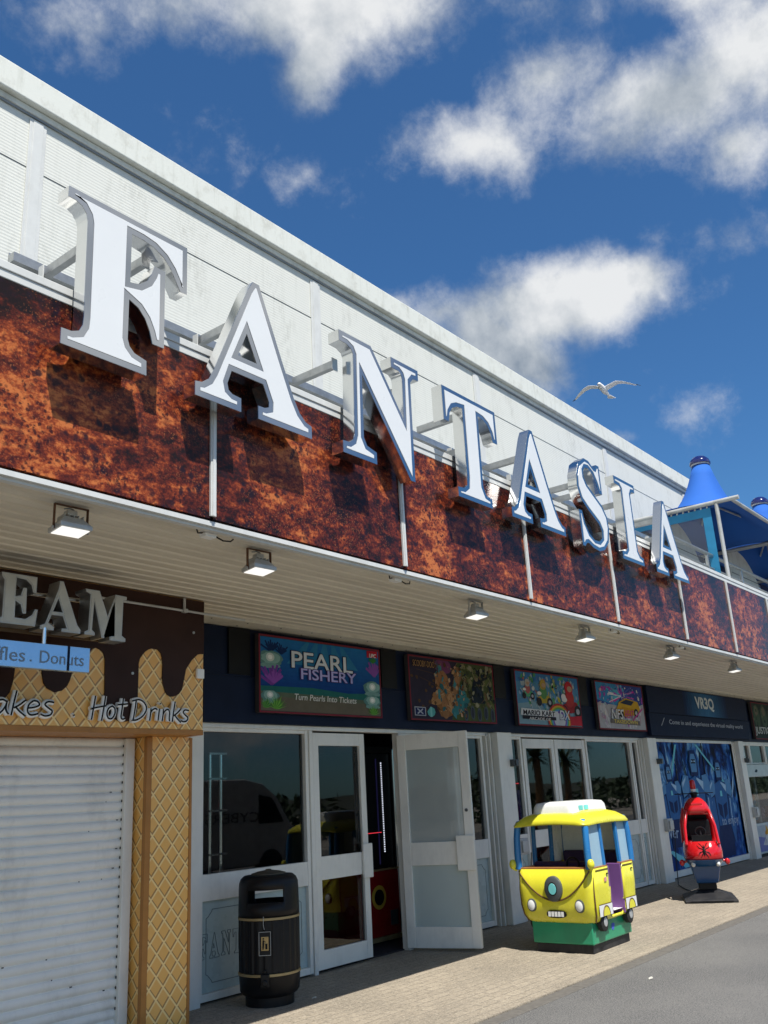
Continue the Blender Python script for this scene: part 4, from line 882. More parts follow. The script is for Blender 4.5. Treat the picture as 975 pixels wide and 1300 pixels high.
# 3: kart racing
t, a = poster(11.085, 12.985, 'bright blue and red kart racing poster, third from the left'); r = random.Random(8)
a.poly([(0, 0), (1, 0), (1, 1), (0, 1)], (.09, .25, .42)); a.poly([(0, .0), (1, .0), (1, .35), (.5, .5), (0, .38)], (.20, .33, .40)); a.poly([(.0, .8), (.5, .86), (1, .75), (1, 1), (0, 1)], (.05, .19, .42))
for k in range(40): a.ell(r.uniform(.02, .98), r.uniform(.3, .95), r.uniform(.01, .05), r.uniform(.02, .06), r.choice([(.38, .46, .50), (.08, .30, .12), (.50, .42, .06), (.30, .34, .42), (.05, .12, .30)]), r.uniform(0, 3), 9, .3, r)
def kart(u, v, s, c1, c2, c3):
    a.ell(u, v, .10*s, .075*s, c1, .1, 16, .08, r); a.ell(u-.07*s, v-.05*s, .035*s, .075*s, (.03, .03, .035)); a.ell(u+.08*s, v-.05*s, .04*s, .085*s, (.03, .03, .035)); a.ell(u+.08*s, v-.05*s, .02*s, .04*s, (.35, .36, .4)); a.ell(u, v+.12*s, .05*s, .12*s, c2); a.ell(u, v+.26*s, .045*s, .095*s, c3); a.ell(u+.01*s, v+.25*s, .028*s, .04*s, (.45, .30, .2)); a.ell(u-.06*s, v+.1*s, .03*s, .035*s, (.7, .7, .68))
detail(a, r, 170, (.03, .32, .97, .96), [(.30, .42, .55), (.45, .48, .46), (.06, .22, .40), (.08, .28, .12), (.42, .36, .08), (.40, .12, .10), (.55, .56, .55), (.04, .10, .22)])
kart(.16, .58, .8, (.10, .36, .20), (.40, .12, .12), (.40, .40, .36)); kart(.40, .50, 1.1, (.42, .32, .05), (.10, .26, .10), (.40, .28, .06)); kart(.58, .78, .4, (.1, .3, .1), (.2, .3, .1), (.3, .36, .1))
kart(.82, .38, 1.5, (.30, .03, .04), (.42, .05, .05), (.46, .03, .04)); a.ell(.72, .58, .04, .07, (.75, .75, .74)); a.poly([(.62, .02), (.99, .02), (.99, .22), (.70, .18)], (.50, .03, .05))
for k in range(6): a.ell(.62, .10, .19-.02*k, .34-.038*k, ((.45, .05, .05), (.55, .35, .05), (.12, .35, .1), (.1, .3, .55), (.2, .1, .4), (.55, .58, .62))[k], 0, 26)
a.poly([(.02, .17), (.60, .17), (.60, .28), (.04, .30)], (.60, .62, .64)); a.poly([(.05, .10), (.56, .10), (.56, .165), (.05, .165)], (.02, .02, .03))
a.build(t); yT = a.top()
textpoly('MARIO KART', 11.67, 2.625, .072, yT-.001, .92, shear=.1, offset=.02).build('title', C((.02, .02, .03)), t)
textpoly('ARCADE GP', 11.67, 2.545, .04, yT-.001, .62, shear=.1, offset=.01).build('subtitle', C((.6, .6, .6)), t)
textpoly('DX', 12.42, 2.62, .15, yT-.001, .34, shear=.15, offset=.05).build('title', C((.02, .03, .12)), t); textpoly('DX', 12.42, 2.62, .135, yT-.004, .32, shear=.15, offset=.015).build('title', C((.62, .64, .70)), t)
# 4: street racing
t, a = poster(13.565, 15.385, 'pink and yellow neon street racing poster, fourth from the left'); r = random.Random(11)
a.poly([(0, 0), (1, 0), (1, 1), (0, 1)], (.42, .42, .44)); a.poly([(0, .55), (.8, .5), (1, .6), (1, 1), (0, 1)], (.04, .07, .28)); a.poly([(0, .62), (.45, .5), (.5, 1), (0, 1)], (.05, .26, .50))
for k in range(34): an = r.uniform(0, 6.28); l = r.uniform(.15, .5); c = r.choice([(.55, .04, .32), (.10, .45, .6), (.45, .08, .5), (.7, .7, .75), (.08, .12, .4)]); a.line((.52, .74), (.52+math.cos(an)*l*.8, .74+math.sin(an)*l*.55), r.uniform(.008, .03), c)
for k in range(24): a.ell(r.uniform(.02, .98), r.uniform(.05, .5), r.uniform(.02, .07), r.uniform(.02, .06), r.choice([(.55, .55, .58), (.42, .40, .50), (.62, .60, .62), (.45, .28, .36)]), r.uniform(0, 3), 9, .35, r)
detail(a, r, 160, (.03, .05, .97, .96), [(.55, .06, .34), (.12, .40, .58), (.05, .07, .28), (.62, .62, .66), (.36, .08, .42), (.50, .36, .42), (.66, .64, .6)])
a.poly([(.36, .40), (.44, .60), (.60, .70), (.86, .64), (.90, .48), (.82, .34), (.55, .28)], (.58, .34, .03)); a.poly([(.46, .58), (.60, .67), (.78, .64), (.70, .54)], (.03, .04, .07)); a.poly([(.36, .40), (.52, .50), (.80, .46), (.82, .34), (.55, .28)], (.50, .26, .02)); a.ell(.47, .33, .05, .09, (.02, .02, .025)); a.ell(.80, .38, .05, .1, (.02, .02, .025)); a.ell(.8, .38, .025, .05, (.4, .4, .4)); a.poly([(.44, .40), (.52, .44), (.52, .40), (.46, .37)], (.7, .7, .6))
a.line((.70, .2), (.96, .5), .015, (.55, .04, .3)); a.poly([(.22, .12), (.86, .10), (.86, .20), (.22, .215)], (.16, .14, .13))
a.build(t); yT = a.top()
textpoly('NFS', 14.25, 2.70, .17, yT-.001, .50, shear=.25, offset=.04).build('title', C((.02, .02, .03)), t); textpoly('NFS', 14.25, 2.70, .16, yT-.004, .48, shear=.25, offset=.012).build('title', C((.70, .70, .70)), t)
textpoly('HEAT', 14.72, 2.71, .13, yT-.002, .36, shear=.35, offset=.0).build('title', C((.55, .03, .22)), t)
textpoly('TAKEDOWN', 14.55, 2.583, .062, yT-.002, .92, offset=.02).build('title', C((.62, .50, .14)), t)
# 5: VR sign
t = thing('virtual_reality_sign', 'wide dark blue sign reading VR3Q over the printed window', 'sign', (18.3, PY, 2.38))
mb = MB(); mb.box(15.62, 20.98, PY+.01, PY+.06, 2.78, 3.25); mb.box(15.56, 20.98, PY-.005, PY+.06, 2.385, 2.772); mb.build('board', C((.010, .018, .045)), t, bevel=.004)
a = Art(17.3, 2.79, 2.4, .45, PY+.0095); r = random.Random(3)
for k in range(9): a.poly([(.06*k, 0), (1-.05*k, 0), (1-.06*k, 1), (.05*k, 1)], (.008+.004*k, .022+.016*k, .07+.028*k))
for k in range(16): u = .5+r.gauss(0, .22); a.line((u, .02), (u+r.uniform(-.1, .1), .98), .01, (.02, .10, .26))
a.build(t)
textpoly('VR3Q', 18.40, 3.03, .27, PY-.004, 1.02, offset=.03).build('title', C((.62, .68, .70)), t)
textpoly('Come in and experience the virtual reality world', 18.45, 2.625, .105, PY-.008, 4.05, offset=.0).build('small_print', C((.42, .46, .52)), t)
mb = MB(); mb.bar((16.05, PY-.007, 2.56), (16.22, PY-.007, 2.70), .012, .003, (0, 1, 0)); mb.build('slash_mark', C((.5, .54, .6)), t)
# 6: cropped poster on the right
t, a = poster(21.30, 23.9, 'dark green poster reading JUSTICE LEAGUE cut by the right edge of the picture', z0=2.40); r = random.Random(6)
a.poly([(0, 0), (1, 0), (1, 1), (0, 1)], (.02, .035, .03))
for k in range(5): a.ell(.12+.2*k, .62, .085, .36, (.05, .09, .06), 0, 14, .1, r); a.ell(.12+.2*k, .78, .045, .14, (.14, .13, .09), 0, 12, .1, r)
for k in range(30): a.ell(r.uniform(0, 1), r.uniform(.3, 1), .02, .05, r.choice([(.03, .07, .04), (.10, .15, .08), (.01, .015, .02)]), 0, 8, .3, r)
a.build(t); textpoly('JUSTICE LEAGUE', 22.6, 2.57, .20, a.top()-.001, 2.5, offset=.01).build('title', C((.52, .56, .56)), t)
# ------------------------------------------------------------------ litter bin
bx, by = 5.98, 6.16
t = thing('litter_bin', 'round black litter bin with gold bands and open hood beside the shop window', 'bin', (bx, by, 0), rz=D2R(-52))
loc = dict(local=True)
mb = MB(); mb.lathe([(.205, 0), (.205, .07), (.235, .09), (.25, .11), (.258, .22), (.262, .235)], (0, 0, 0), 48); mb.build('base', 'black', t, smooth=35, **loc)
mb = MB(); prof = []
n = 96; vs = []
for h_, r_ in ((.258, .252), (.262, .256), (.66, .258), (.664, .252)):
    for j in range(n):
        tt = 2*math.pi*j/n; k = r_ + (.004 if j % 4 in (0, 1) else -.003); vs.append((k*math.cos(tt), k*math.sin(tt), h_))
mb.add(vs, [(i*n+j, i*n+(j+1) % n, (i+1)*n+(j+1) % n, (i+1)*n+j) for i in range(3) for j in range(n)]); mb.build('ribbed_body', 'black', t, **loc)
for h_ in (.236, .664): mb = MB(); mb.lathe([(.255, h_), (.266, h_+.002), (.266, h_+.020), (.255, h_+.022)], (0, 0, 0), 48); mb.build('gold_band', 'gold', t, smooth=35, **loc)
# hood with two opposite openings
n = 96; mb = MB(); rings = [(.262, .688), (.262, .74), (.260, .80), (.258, .90), (.255, .95), (.240, .985), (.212, 1.008), (.15, 1.014)]
vs = [(r_*math.cos(2*math.pi*j/n), r_*math.sin(2*math.pi*j/n), h_) for r_, h_ in rings for j in range(n)]
fs = []
for i in range(len(rings)-1):
    for j in range(n):
        ang = (j+.5)*360/n
        if i in (2,) and (abs(ang-270) < 36 or abs(ang-90) < 36): continue
        fs.append((i*n+j, i*n+(j+1) % n, (i+1)*n+(j+1) % n, (i+1)*n+j))
mb.add(vs, fs); o = mb.build('hood', 'black', t, smooth=45, **loc)
s_ = o.modifiers.new('solid', 'SOLIDIFY'); s_.thickness = .016; s_.offset = -1
mb = MB(); mb.lathe([(.150, 1.012), (.150, 1.022), (.10, 1.036), (.03, 1.046), (.022, 1.054), (.002, 1.056)], (0, 0, 0), 32); mb.build('lid_disc', M('worn_bronze', (.10, .085, .06), .5, .3, var=.3, vs=20), t, smooth=35, **loc)
mb = MB(); mb.lathe([(.24, .60), (.24, .735), (.21, .735), (.21, .60)], (0, 0, 0), 40, cap=False); mb.build('liner_rim', 'black', t, smooth=35, **loc)
# plaque with a person dropping litter
mb = MB(); mb.box(-.052, .052, -.268, -.262, .40, .585); mb.build('plaque_frame', 'black', t, bevel=.004, **loc)
mb = MB()
for q in ((-.05, .05, .402, .405), (-.05, .05, .580, .583), (-.05, -.047, .405, .58), (.047, .05, .405, .58)): mb.box(q[0], q[1], -.271, -.2685, q[2], q[3])
mb.build('plaque_outline', 'alu', t, **loc)
mb = MB(); mb.box(-.030, .030, -.273, -.2682, .440, .545); pl = mb.build('litter_symbol_plate', C((.55, .38, .16)), t, bevel=.003, **loc)
mb = MB(); mb.lathe([(.007, -.2755), (.007, -.2735)], (-.012, 0, .531), 12, 'y'); mb.prism([[(-.018, .520), (-.007, .520), (-.004, .495), (-.008, .448), (-.013, .448), (-.014, .48), (-.016, .448), (-.021, .448), (-.020, .49)]], -.2755, -.2735); mb.bar((-.008, -.2745, .516), (.008, -.2745, .504), .004, .002, (0, 1, 0)); mb.box(.004, .022, -.2755, -.2735, .450, .488); mb.box(.002, .024, -.2755, -.2735, .4885, .493); mb.build('litter_symbol', 'blackpaint', pl, **loc)
mb = MB(); mb.box(-.035, .035, -.30, -.262, .165, .265); mb.lathe([(.022, -.315), (.028, -.30)], (0, 0, .20), 16, 'y'); mb.box(-.012, .012, -.285, -.262, .265, .295); mb.build('lock_catch', 'black', t, bevel=.006, **loc)
mb = MB(); mb.tube([(-.01, -.268, .70), (-.012, -.27, .64), (-.004, -.27, .60)], .0025, 6); mb.build('splash_mark', 'alu', t, **loc)
# bag showing inside the opening
mb = MB(); mb.add([(-.12, .17, .80), (.12, .17, .80), (.12, .20, .90), (-.12, .20, .90)], [(0, 1, 2, 3)]); 

# ------------------------------------------------------------------ bus ride
t = thing('bus_ride', 'yellow toy bus ride with blue pillars on a green plinth', 'kiddie ride', (9.42, 4.98, 0), rz=D2R(1)); t.scale = (.90, .81, 1.0)
def ring(hx, hy, r, z, n=8, x0=0, flat=None):
    out = []
    for cx, cy, a0 in ((hx-r, hy-r, 0), (-hx+r, hy-r, 90), (-hx+r, -hy+r, 180), (hx-r, -hy+r, 270)):
        for k in range(n+1): a = D2R(a0+90*k/n); out.append(Vector((cx+r*math.cos(a)+x0, cy+r*math.sin(a), z)))
    return out
mb = MB(); mb.box(-.49, .49, -.39, .39, .0, .085); mb.build('black_base', 'black_steel', t, bevel=.006, **loc)
mb = MB(); mb.box(-.52, .52, -.42, .42, .0855, .30); mb.build('green_plinth', 'green', t, bevel=.012, **loc)
rings = [(.50, .42, .10, .275), (.555, .485, .12, .30), (.595, .515, .12, .36), (.61, .525, .10, .45), (.615, .53, .08, .60), (.60, .53, .07, .80)]
def loft(rs, gap=None, x0=0):
    mb = MB(); R_ = []
    for hx, hy, r, z in rs:
        base = ring(hx, hy, r, z); L = []
        for i in range(len(base)):
            a_, b_ = base[i], base[(i+1) % len(base)]; seg = max(1, int((b_-a_).length/.06)); L += [a_.lerp(b_, s/seg) for s in range(seg)]
        R_.append(L)
    # use same param count: resample by angle-free uniform length
    n = 120; RR = []
    for L in R_:
        tot = [0]
        for i in range(len(L)): tot.append(tot[-1]+(L[(i+1) % len(L)]-L[i]).length)
        out = []
        for k in range(n):
            d = tot[-1]*k/n; i = max(j for j in range(len(L)) if tot[j] <= d+1e-9); f = (d-tot[i])/max(1e-9, tot[i+1]-tot[i]); out.append(L[i].lerp(L[(i+1) % len(L)], f))
        RR.append(out)
    fs = []
    for i in range(len(RR)-1):
        for k in range(n):
            c = (RR[i][k]+RR[i+1][(k+1) % n])/2
            if gap and gap(c): continue
            fs.append((i*n+k, i*n+(k+1) % n, (i+1)*n+(k+1) % n, (i+1)*n+k))
    mb.add([v for L in RR for v in L], fs); return mb, RR
G0, G1 = -.16, .22
mb, RR = loft(rings, lambda c: abs(c.y) > .40 and G0 < c.x < G1 and c.z > .33)
o = mb.build('lower_body', 'yellow', t, smooth=50, **loc); s_ = o.modifiers.new('solid', 'SOLIDIFY'); s_.thickness = .025; s_.offset = -1
mb = MB(); mb.add([v.copy() for v in RR[0]], [tuple(range(len(RR[0])))]); mb.add([v+Vector((0, 0, .06)) for v in RR[1]], [tuple(range(len(RR[1])))]); mb.build('floor', 'white', t, **loc)
# sill band and brown dash
for s in (-1, 1):
    for q in ((-.585, G0), (G1, .585)): mb = MB(); mb.box(q[0], q[1], s*.50-.03, s*.50+.03, .792, .812); mb.build('side_sill', 'dash', t, bevel=.006, **loc)
mb = MB(); mb.box(-.60, -.47, -.47, .47, .790, .815); mb.build('dash_sill', 'dash', t, bevel=.006, **loc)
mb = MB(); mb.box(.47, .60, -.47, .47, .790, .815); mb.build('rear_sill', 'yellow', t, bevel=.006, **loc)
# pillars
for (x, y) in ((-.565, -.50), (-.565, .50), (.565, -.50), (.565, .50)):
    mb = MB(); s1 = 1 if x > 0 else -1; s2 = 1 if y > 0 else -1; mb.tube([(x+s1*.015, y, .80), (x+s1*.018, y, .95), (x+s1*.008, y-s2*.003, 1.10), (x-s1*.010, y-s2*.008, 1.19), (x-s1*.02, y-s2*.03, 1.245), (x-s1*.02, y-s2*.10, 1.262)], [.044, .044, .042, .042, .042, .03], 10); mb.build('pillar', 'yblue', t, smooth=60, **loc)
for y in (-.495, .495):
    for x in (G0-.03, G1+.03): mb = MB(); mb.bar((x, y, .80), (x, y*.965, 1.265), .05, .045, (1, 0, 0)); mb.build('door_pillar', 'yblue', t, bevel=.01, **loc)
    s = 1 if y > 0 else -1
    for xa, xb in ((-.53, G0-.055), (G1+.055, .53)):
        mb = MB(); mb.add([(xa, y, .81), (xb, y, .81), (xb, y*.97, 1.255), (xa, y*.97, 1.255), (xa, y-.012*s, .81), (xb, y-.012*s, .81), (xb, y*.97-.012*s, 1.255), (xa, y*.97-.012*s, 1.255)], [(0, 1, 2, 3), (7, 6, 5, 4), (0, 4, 5, 1), (1, 5, 6, 2), (2, 6, 7, 3), (3, 7, 4, 0)])
        if s < 0: mb.build('side_window_panel', 'paleblue', t, **loc)
        else: mb.build('side_window_panel', 'wfibre', t, **loc) if xa > 0 else None
# white rear wall with opening
mb = MB(); mb.box(.535, .56, -.47, .47, .815, 1.25); mb.build('rear_window_panel', 'wfibre', t, **loc)
# roof: domed yellow shell with overhang
rr2 = [(.58, .50, .07, 1.245), (.612, .535, .08, 1.25), (.618, .54, .08, 1.265), (.60, .52, .10, 1.30), (.52, .44, .14, 1.345), (.36, .30, .14, 1.372), (.1, .08, .06, 1.38)]
mb, RR2 = loft(rr2); k = len(mb.v); n_ = 120; mb.add([v.copy() for v in RR2[-1]], [tuple(range(n_))]); mb.add([v.copy() for v in RR2[0]], [tuple(range(n_))[::-1]])
for v in mb.v:
    v.z += -.05*(v.y/.54)**2*.5 - .02*(v.x/.67)**2
mb.build('roof', 'yellow', t, smooth=50, **loc)
mb, RR3 = loft([(.47, .32, .09, 1.335), (.46, .31, .10, 1.41), (.43, .285, .10, 1.445), (.33, .18, .08, 1.458)]); mb.add([v.copy() for v in RR3[-1]], [tuple(range(n_))]); 
ob = mb.build('roof_box', 'wfibre', t, smooth=50, **loc)
for i, (xa, ya) in enumerate(((-.40, -.16), (-.40, .06))):
    pass
mb = MB()
for xa in (-.34, -.20): mb.add([(xa, -.321, 1.365), (xa+.11, -.321, 1.365), (xa+.11, -.315, 1.41), (xa, -.315, 1.41)], [(0, 1, 2, 3)])
mb.build('roof_box_window', 'cyan', ob, **loc)
# seats, wheel
mb = MB(); mb.box(-.36, -.30, -.42, .42, .36, .86); mb.build('front_panel_seat', 'dpurple', t, bevel=.03, **loc)
mb = MB(); mb.box(.30, .50, -.44, .44, .34, .60); mb.box(.44, .50, -.44, .44, .60, .92); mb.build('rear_seat', 'dpurple', t, bevel=.03, **loc)
mb = MB(); mb.tube([(-.40+.02*math.cos(a_), -.18+.10*math.cos(a_), .83+.07*math.sin(a_)) for a_ in [i*math.pi/8 for i in range(17)]], .012, 6); mb.build('steering_wheel', 'black', t, smooth=60, **loc)
mb = MB(); mb.box(G0+.02, G0+.06, -.515, -.2, .33, .80); mb.build('door_panel', 'purple', t, bevel=.008, **loc)
mb = MB(); mb.box(G1-.012, G1+.014, -.515, -.32, .31, .80); mb.build('door_panel', 'purple', t, bevel=.008, **loc)
# face of the bus
fx = -.617
mb = MB(); mb.lathe([(.03, fx-.035), (.105, fx-.035), (.122, fx-.022), (.125, fx+.02)], (0, .0, .615), 32, 'x'); sp = mb.build('spare_wheel', 'dgrey', t, smooth=40, **loc)
mb = MB(); mb.lathe([(.052, fx-.040), (.056, fx-.0355)], (0, 0, .615), 28, 'x'); mb.build('hub_disc', 'cyan', sp, **loc)
mb = MB(); mb.lathe([(.060, fx-.038), (.066, fx-.0352)], (0, 0, .615), 28, 'x'); mb.build('hub_ring', 'blackpaint', sp, **loc)
for y in (-.335, .335):
    mb = MB(); mb.lathe([(.05, fx-.016), (.062, fx-.010), (.065, fx+.03)], (0, y, .455), 24, 'x'); hl = mb.build('headlight', 'dgrey', t, smooth=40, **loc)
    mb = MB(); mb.lathe([(.01, fx-.026), (.035, fx-.023), (.050, fx-.0165)], (0, y, .455), 24, 'x'); mb.build('headlight_lens', 'wfibre', hl, smooth=60, **loc)
mb = MB(); n = 24; P_ = []
for j in range(n):
    a_ = 2*math.pi*j/n; P_.append((.135*abs(math.cos(a_))**.6*(1 if math.cos(a_) > 0 else -1), .375+.036*abs(math.sin(a_))**.8*(1 if math.sin(a_) > 0 else -1)))
mb.prism([P_], -.018, .03); mb.xf(Matrix.Translation((-.600, 0, 0)) @ Matrix.Rotation(D2R(-90), 4, 'Z')); gr = mb.build('grille', 'blackpaint', t, **loc)
mb = MB()
for k in range(5): mb.box(-.625, -.6185, -.105+k*.045, -.072+k*.045, .352, .398)
mb.build('grille_slot', 'wfibre', gr, **loc)
# brown outlines: smile and edges
def surf_x(y, z):
    q = abs(y)
    base = {.30: -.555, .36: -.595, .45: -.61, .60: -.615, .80: -.60}; ks = sorted(base); 
    z_ = min(max(z, .30), .80)
    for a_, b_ in zip(ks, ks[1:]):
        if a_ <= z_ <= b_: bx_ = base[a_]+(base[b_]-base[a_])*(z_-a_)/(b_-a_)
    if q > .45: bx_ += .09*(1-math.sqrt(max(0, 1-((q-.45)/.085)**2)))
    return bx_
mb = MB(); P_ = []
for j in range(33):
    u = -1+2*j/32; y = .50*u; z = .50+.28*abs(u)**2.0; P_.append((surf_x(y, z)-.004, y, z))
mb.tube(P_, .009, 6); mb.build('brown_line', 'brown', t, smooth=60, **loc)
for s in (-1, 1):
    mb = MB(); mb.tube([(-.555+.02, s*.512, .80), (-.565, s*.522, .60), (-.56, s*.518, .45), (-.535, s*.505, .36), (-.50, s*.47, .295)], .010, 6); mb.build('edge_line', 'brown', t, smooth=60, **loc)
    mb = MB(); mb.lathe([(.004, .80), (.030, .81), (.044, .835), (.046, .85), (.040, .875), (.025, .893), (.004, .898)], (-.63, s*.555, 0), 20); mb.tube([(-.60, s*.52, .79), (-.63, s*.555, .805)], .012, 8); mb.build('mirror_ball', 'yellow', t, smooth=60, **loc)
    for xa, xb in ((-.50, G0-.005), (G1+.005, .52)):
        y = s*.535
        mb = MB(); mb.box(xa, xb, min(y, y+s*.003), max(y, y+s*.003), .45, .458); mb.box(xa, xb, min(y, y+s*.003), max(y, y+s*.003), .775, .783); mb.build('panel_line', 'brown', t, **loc)
        mb = MB(); mb.box(xa, xb, min(y, y+s*.0025), max(y, y+s*.0025), .345, .45); wp = mb.build('white_skirt', 'wfibre', t, **loc)
        cx = (xa+xb)/2; mb = MB(); pts = [(cx+.085*math.cos(a_), .347+.085*math.sin(a_)) for a_ in [i*math.pi/12 for i in range(13)]]; mb.prism([pts], min(y+s*.004, y+s*.0065), max(y+s*.004, y+s*.0065)); mb.build('wheel_arch', 'yellow', wp, **loc)
        mb = MB(); mb.tube([(cx+.09*math.cos(a_), y+s*.006, .347+.09*math.sin(a_)) for a_ in [i*math.pi/12 for i in range(13)]], .006, 6); mb.build('arch_line', 'brown', wp, smooth=60, **loc)
        mb = MB(); mb.box(xb-.07, xb-.03, min(y, y+s*.012), max(y, y+s*.012), .725, .738); mb.build('door_handle', 'blackpaint', t, bevel=.003, **loc)
    for cx in (-.34, .36):
        mb = MB(); mb.lathe([(.02, s*.43), (.075, s*.43), (.09, s*.445), (.09, s*.50), (.07, s*.512), (.03, s*.514)], (cx, 0, .285), 24, 'y'); wh = mb.build('wheel', 'rubber', t, smooth=40, **loc)
        mb = MB(); mb.lathe([(.045, s*.5145), (.04, s*.518)], (cx, 0, .285), 20, 'y'); mb.build('hub', 'alu', wh, **loc)
mb = MB(); mb.lathe([(.035, -.4235), (.035, -.421)], (.0, 0, .20), 12, 'y'); mb.lathe([(.02, -.4245), (.02, -.4236)], (.03, 0, .215), 12, 'y'); mb.build('flower_sticker', C((.08, .12, .5)), t, **loc)
mb = MB(); mb.box(-.30, -.24, -.540, -.5355, .66, .70); mb.build('sticker', C((.6, .3, .25)), t, **loc)
tag(single(None or (lambda: (lambda mb_: (mb_.tube([(10.92, 6.40, .82), (10.90, 6.42, .5), (10.88, 6.38, .10), (10.75, 6.2, .012), (10.5, 6.0, .010), (10.2, 5.95, .010), (10.0, 5.62, .012), (9.9, 5.5, .05)], .008, 6), mb_.build('power_cable', 'rubber', smooth=60))[1])(MB()))(), None, None), 'black power cable from the wall socket to the toy bus', 'cable')

# ------------------------------------------------------------------ helicopter ride
t = thing('helicopter_ride', 'red and blue toy helicopter ride on a flat black steel base', 'kiddie ride', (13.52, 5.13, 0), rz=D2R(24)); t.scale = (.86, .82, 1)
mb = MB(); v = [(-.55, -.42, 0), (.45, -.42, 0), (.45, .42, 0), (-.55, .42, 0), (-.55, -.42, .035), (.45, -.42, .035), (.45, .42, .035), (-.55, .42, .035), (-.12, -.15, .13), (.15, -.15, .13), (.15, .15, .13), (-.12, .15, .13)]
mb.add(v, [(0, 3, 2, 1), (0, 1, 5, 4), (1, 2, 6, 5), (2, 3, 7, 6), (3, 0, 4, 7), (4, 5, 9, 8), (5, 6, 10, 9), (6, 7, 11, 10), (7, 4, 8, 11), (8, 9, 10, 11)]); mb.build('steel_base', 'black_steel', t, bevel=.008, **loc)
mb = MB(); mb.box(-.56, -.545, -.34, .34, .008, .03); mb.box(-.575, -.561, -.05, .05, .005, .028); mb.build('base_lip', 'black', t, **loc)
mb = MB(); mb.box(-.115, .145, -.145, .145, .131, .25); mb.build('pedestal', 'black', t, bevel=.008, **loc)
mb = MB(); mb.add([(-.19, -.18, .22), (.24, -.18, .22), (.24, .18, .22), (-.19, .18, .22), (-.30, -.26, .52), (.45, -.26, .52), (.45, .26, .52), (-.30, .26, .52)], [(0, 3, 2, 1), (4, 5, 6, 7), (0, 1, 5, 4), (1, 2, 6, 5), (2, 3, 7, 6), (3, 0, 4, 7)]); mb.build('blue_keel', 'hblue', t, bevel=.03, seg=3, **loc)
# nose bowl + hull
mb, Rh = loft([(.30, .20, .16, .46), (.42, .27, .22, .50), (.47, .305, .24, .56), (.47, .31, .24, .64), (.42, .30, .22, .72), (.36, .285, .20, .78)]); mb.add([v.copy() for v in Rh[-1]], [tuple(range(n_))])
mb.build('nose_hull', 'red', t, smooth=60, **loc)
mb = MB(); mb.add([], []); mb, Rb = loft([(.31, .21, .16, .445), (.435, .28, .22, .49), (.48, .315, .24, .545)]); mb.build('blue_belly', 'hblue', t, smooth=60, **loc)
# cabin: four raked posts, arch and roof hump
for s in (-1, 1):
    mb = MB(); mb.tube([(-.36, s*.262, .74), (-.25, s*.245, .98), (-.13, s*.19, 1.17), (-.05, s*.12, 1.215)], [.026, .026, .030, .03], 10); mb.build('front_post', 'red', t, smooth=60, **loc)
    mb = MB(); mb.tube([(.33, s*.262, .74), (.32, s*.25, 1.0), (.25, s*.18, 1.2)], [.05, .055, .06], 10); mb.build('rear_post', 'red', t, smooth=60, **loc)
    mb = MB(); mb.tube([(-.37, s*.265, .755), (.33, s*.265, .755)], .022, 8); mb.build('side_sill', 'red', t, smooth=60, **loc)
    mb = MB(); mb.lathe([(.005, -.02), (.03, -.016), (.042, 0), (.042, .05), (.03, .07)], (-.20, s*.37, .50), 18, 'x'); mb.tube([(-.16, s*.37, .50), (-.16, s*.28, .52)], .018, 8); mb.build('side_pod', 'red', t, smooth=60, **loc)
    mb = MB(); mb.lathe([(.003, -.02), (.022, -.014), (.033, 0), (.036, .03)], (-.40, s*.20, .485), 18, 'x'); mb.build('headlight', 'wfibre', t, smooth=60, **loc)
mb, Rr = loft([(.22, .19, .12, 1.13), (.26, .215, .14, 1.17), (.26, .215, .14, 1.22), (.215, .175, .12, 1.29), (.15, .12, .09, 1.34), (.10, .08, .06, 1.36)]); mb.add([v.copy() for v in Rr[-1]], [tuple(range(n_))]); mb.add([v.copy() for v in Rr[0]], [tuple(range(n_))[::-1]])
mb.xf(Matrix.Translation((.08, 0, 0))).build('roof_hump', 'red', t, smooth=60, **loc)
mb = MB(); mb.box(-.16, -.04, -.10, .10, 1.25, 1.295); mb.build('air_intake', 'red', t, bevel=.015, **loc)
mb = MB(); mb.add([(.34, -.24, .76), (.34, .24, .76), (.27, .17, 1.18), (.27, -.17, 1.18)], [(0, 1, 2, 3)]); o = mb.build('back_panel', 'blackpaint', t, **loc); s_ = o.modifiers.new('s', 'SOLIDIFY'); s_.thickness = .02
mb = MB(); mb.box(.02, .24, -.19, .19, .70, .80); mb.box(.16, .26, -.19, .19, .80, 1.06); mb.build('seat', 'black', t, bevel=.03, **loc)
mb = MB(); mb.box(-.34, -.24, -.16, .16, .775, .86); mb.tube([(-.24, 0, .85), (-.16, 0, .90)], .014, 8); mb.tube([(-.16+.0*math.cos(a_), .085*math.cos(a_), .90+.06*math.sin(a_)) for a_ in [i*math.pi/8 for i in range(17)]], .011, 6); mb.build('dashboard', 'black', t, smooth=40, **loc)
mb = MB(); mb.tube([(.36, 0, .62), (.85, 0, .80), (1.25, 0, .92)], [.16, .08, .045], 14); mb.build('tail_boom', 'red', t, smooth=50, **loc)
mb = MB(); mb.prism([[(1.12, .90), (1.20, 1.16), (1.30, 1.16), (1.30, .88)]], -.012, .012); mb.build('tail_fin', 'hblue', t, bevel=.006, **loc)
mb = MB(); mb.lathe([(.05, 1.355), (.055, 1.40), (.07, 1.405), (.07, 1.43), (.04, 1.435)], (.08, 0, 0), 20); mb.build('rotor_mast', 'black', t, smooth=40, **loc)
mb = MB(); mb.xf(Matrix.Identity(4)); mb.box(-.33, .33, -.022, .022, 1.412, 1.424); mb.xf(Matrix.Translation((.08, 0, 0)) @ Matrix.Rotation(D2R(78), 4, 'Z')).build('rotor_blade', 'black', t, bevel=.003, **loc)
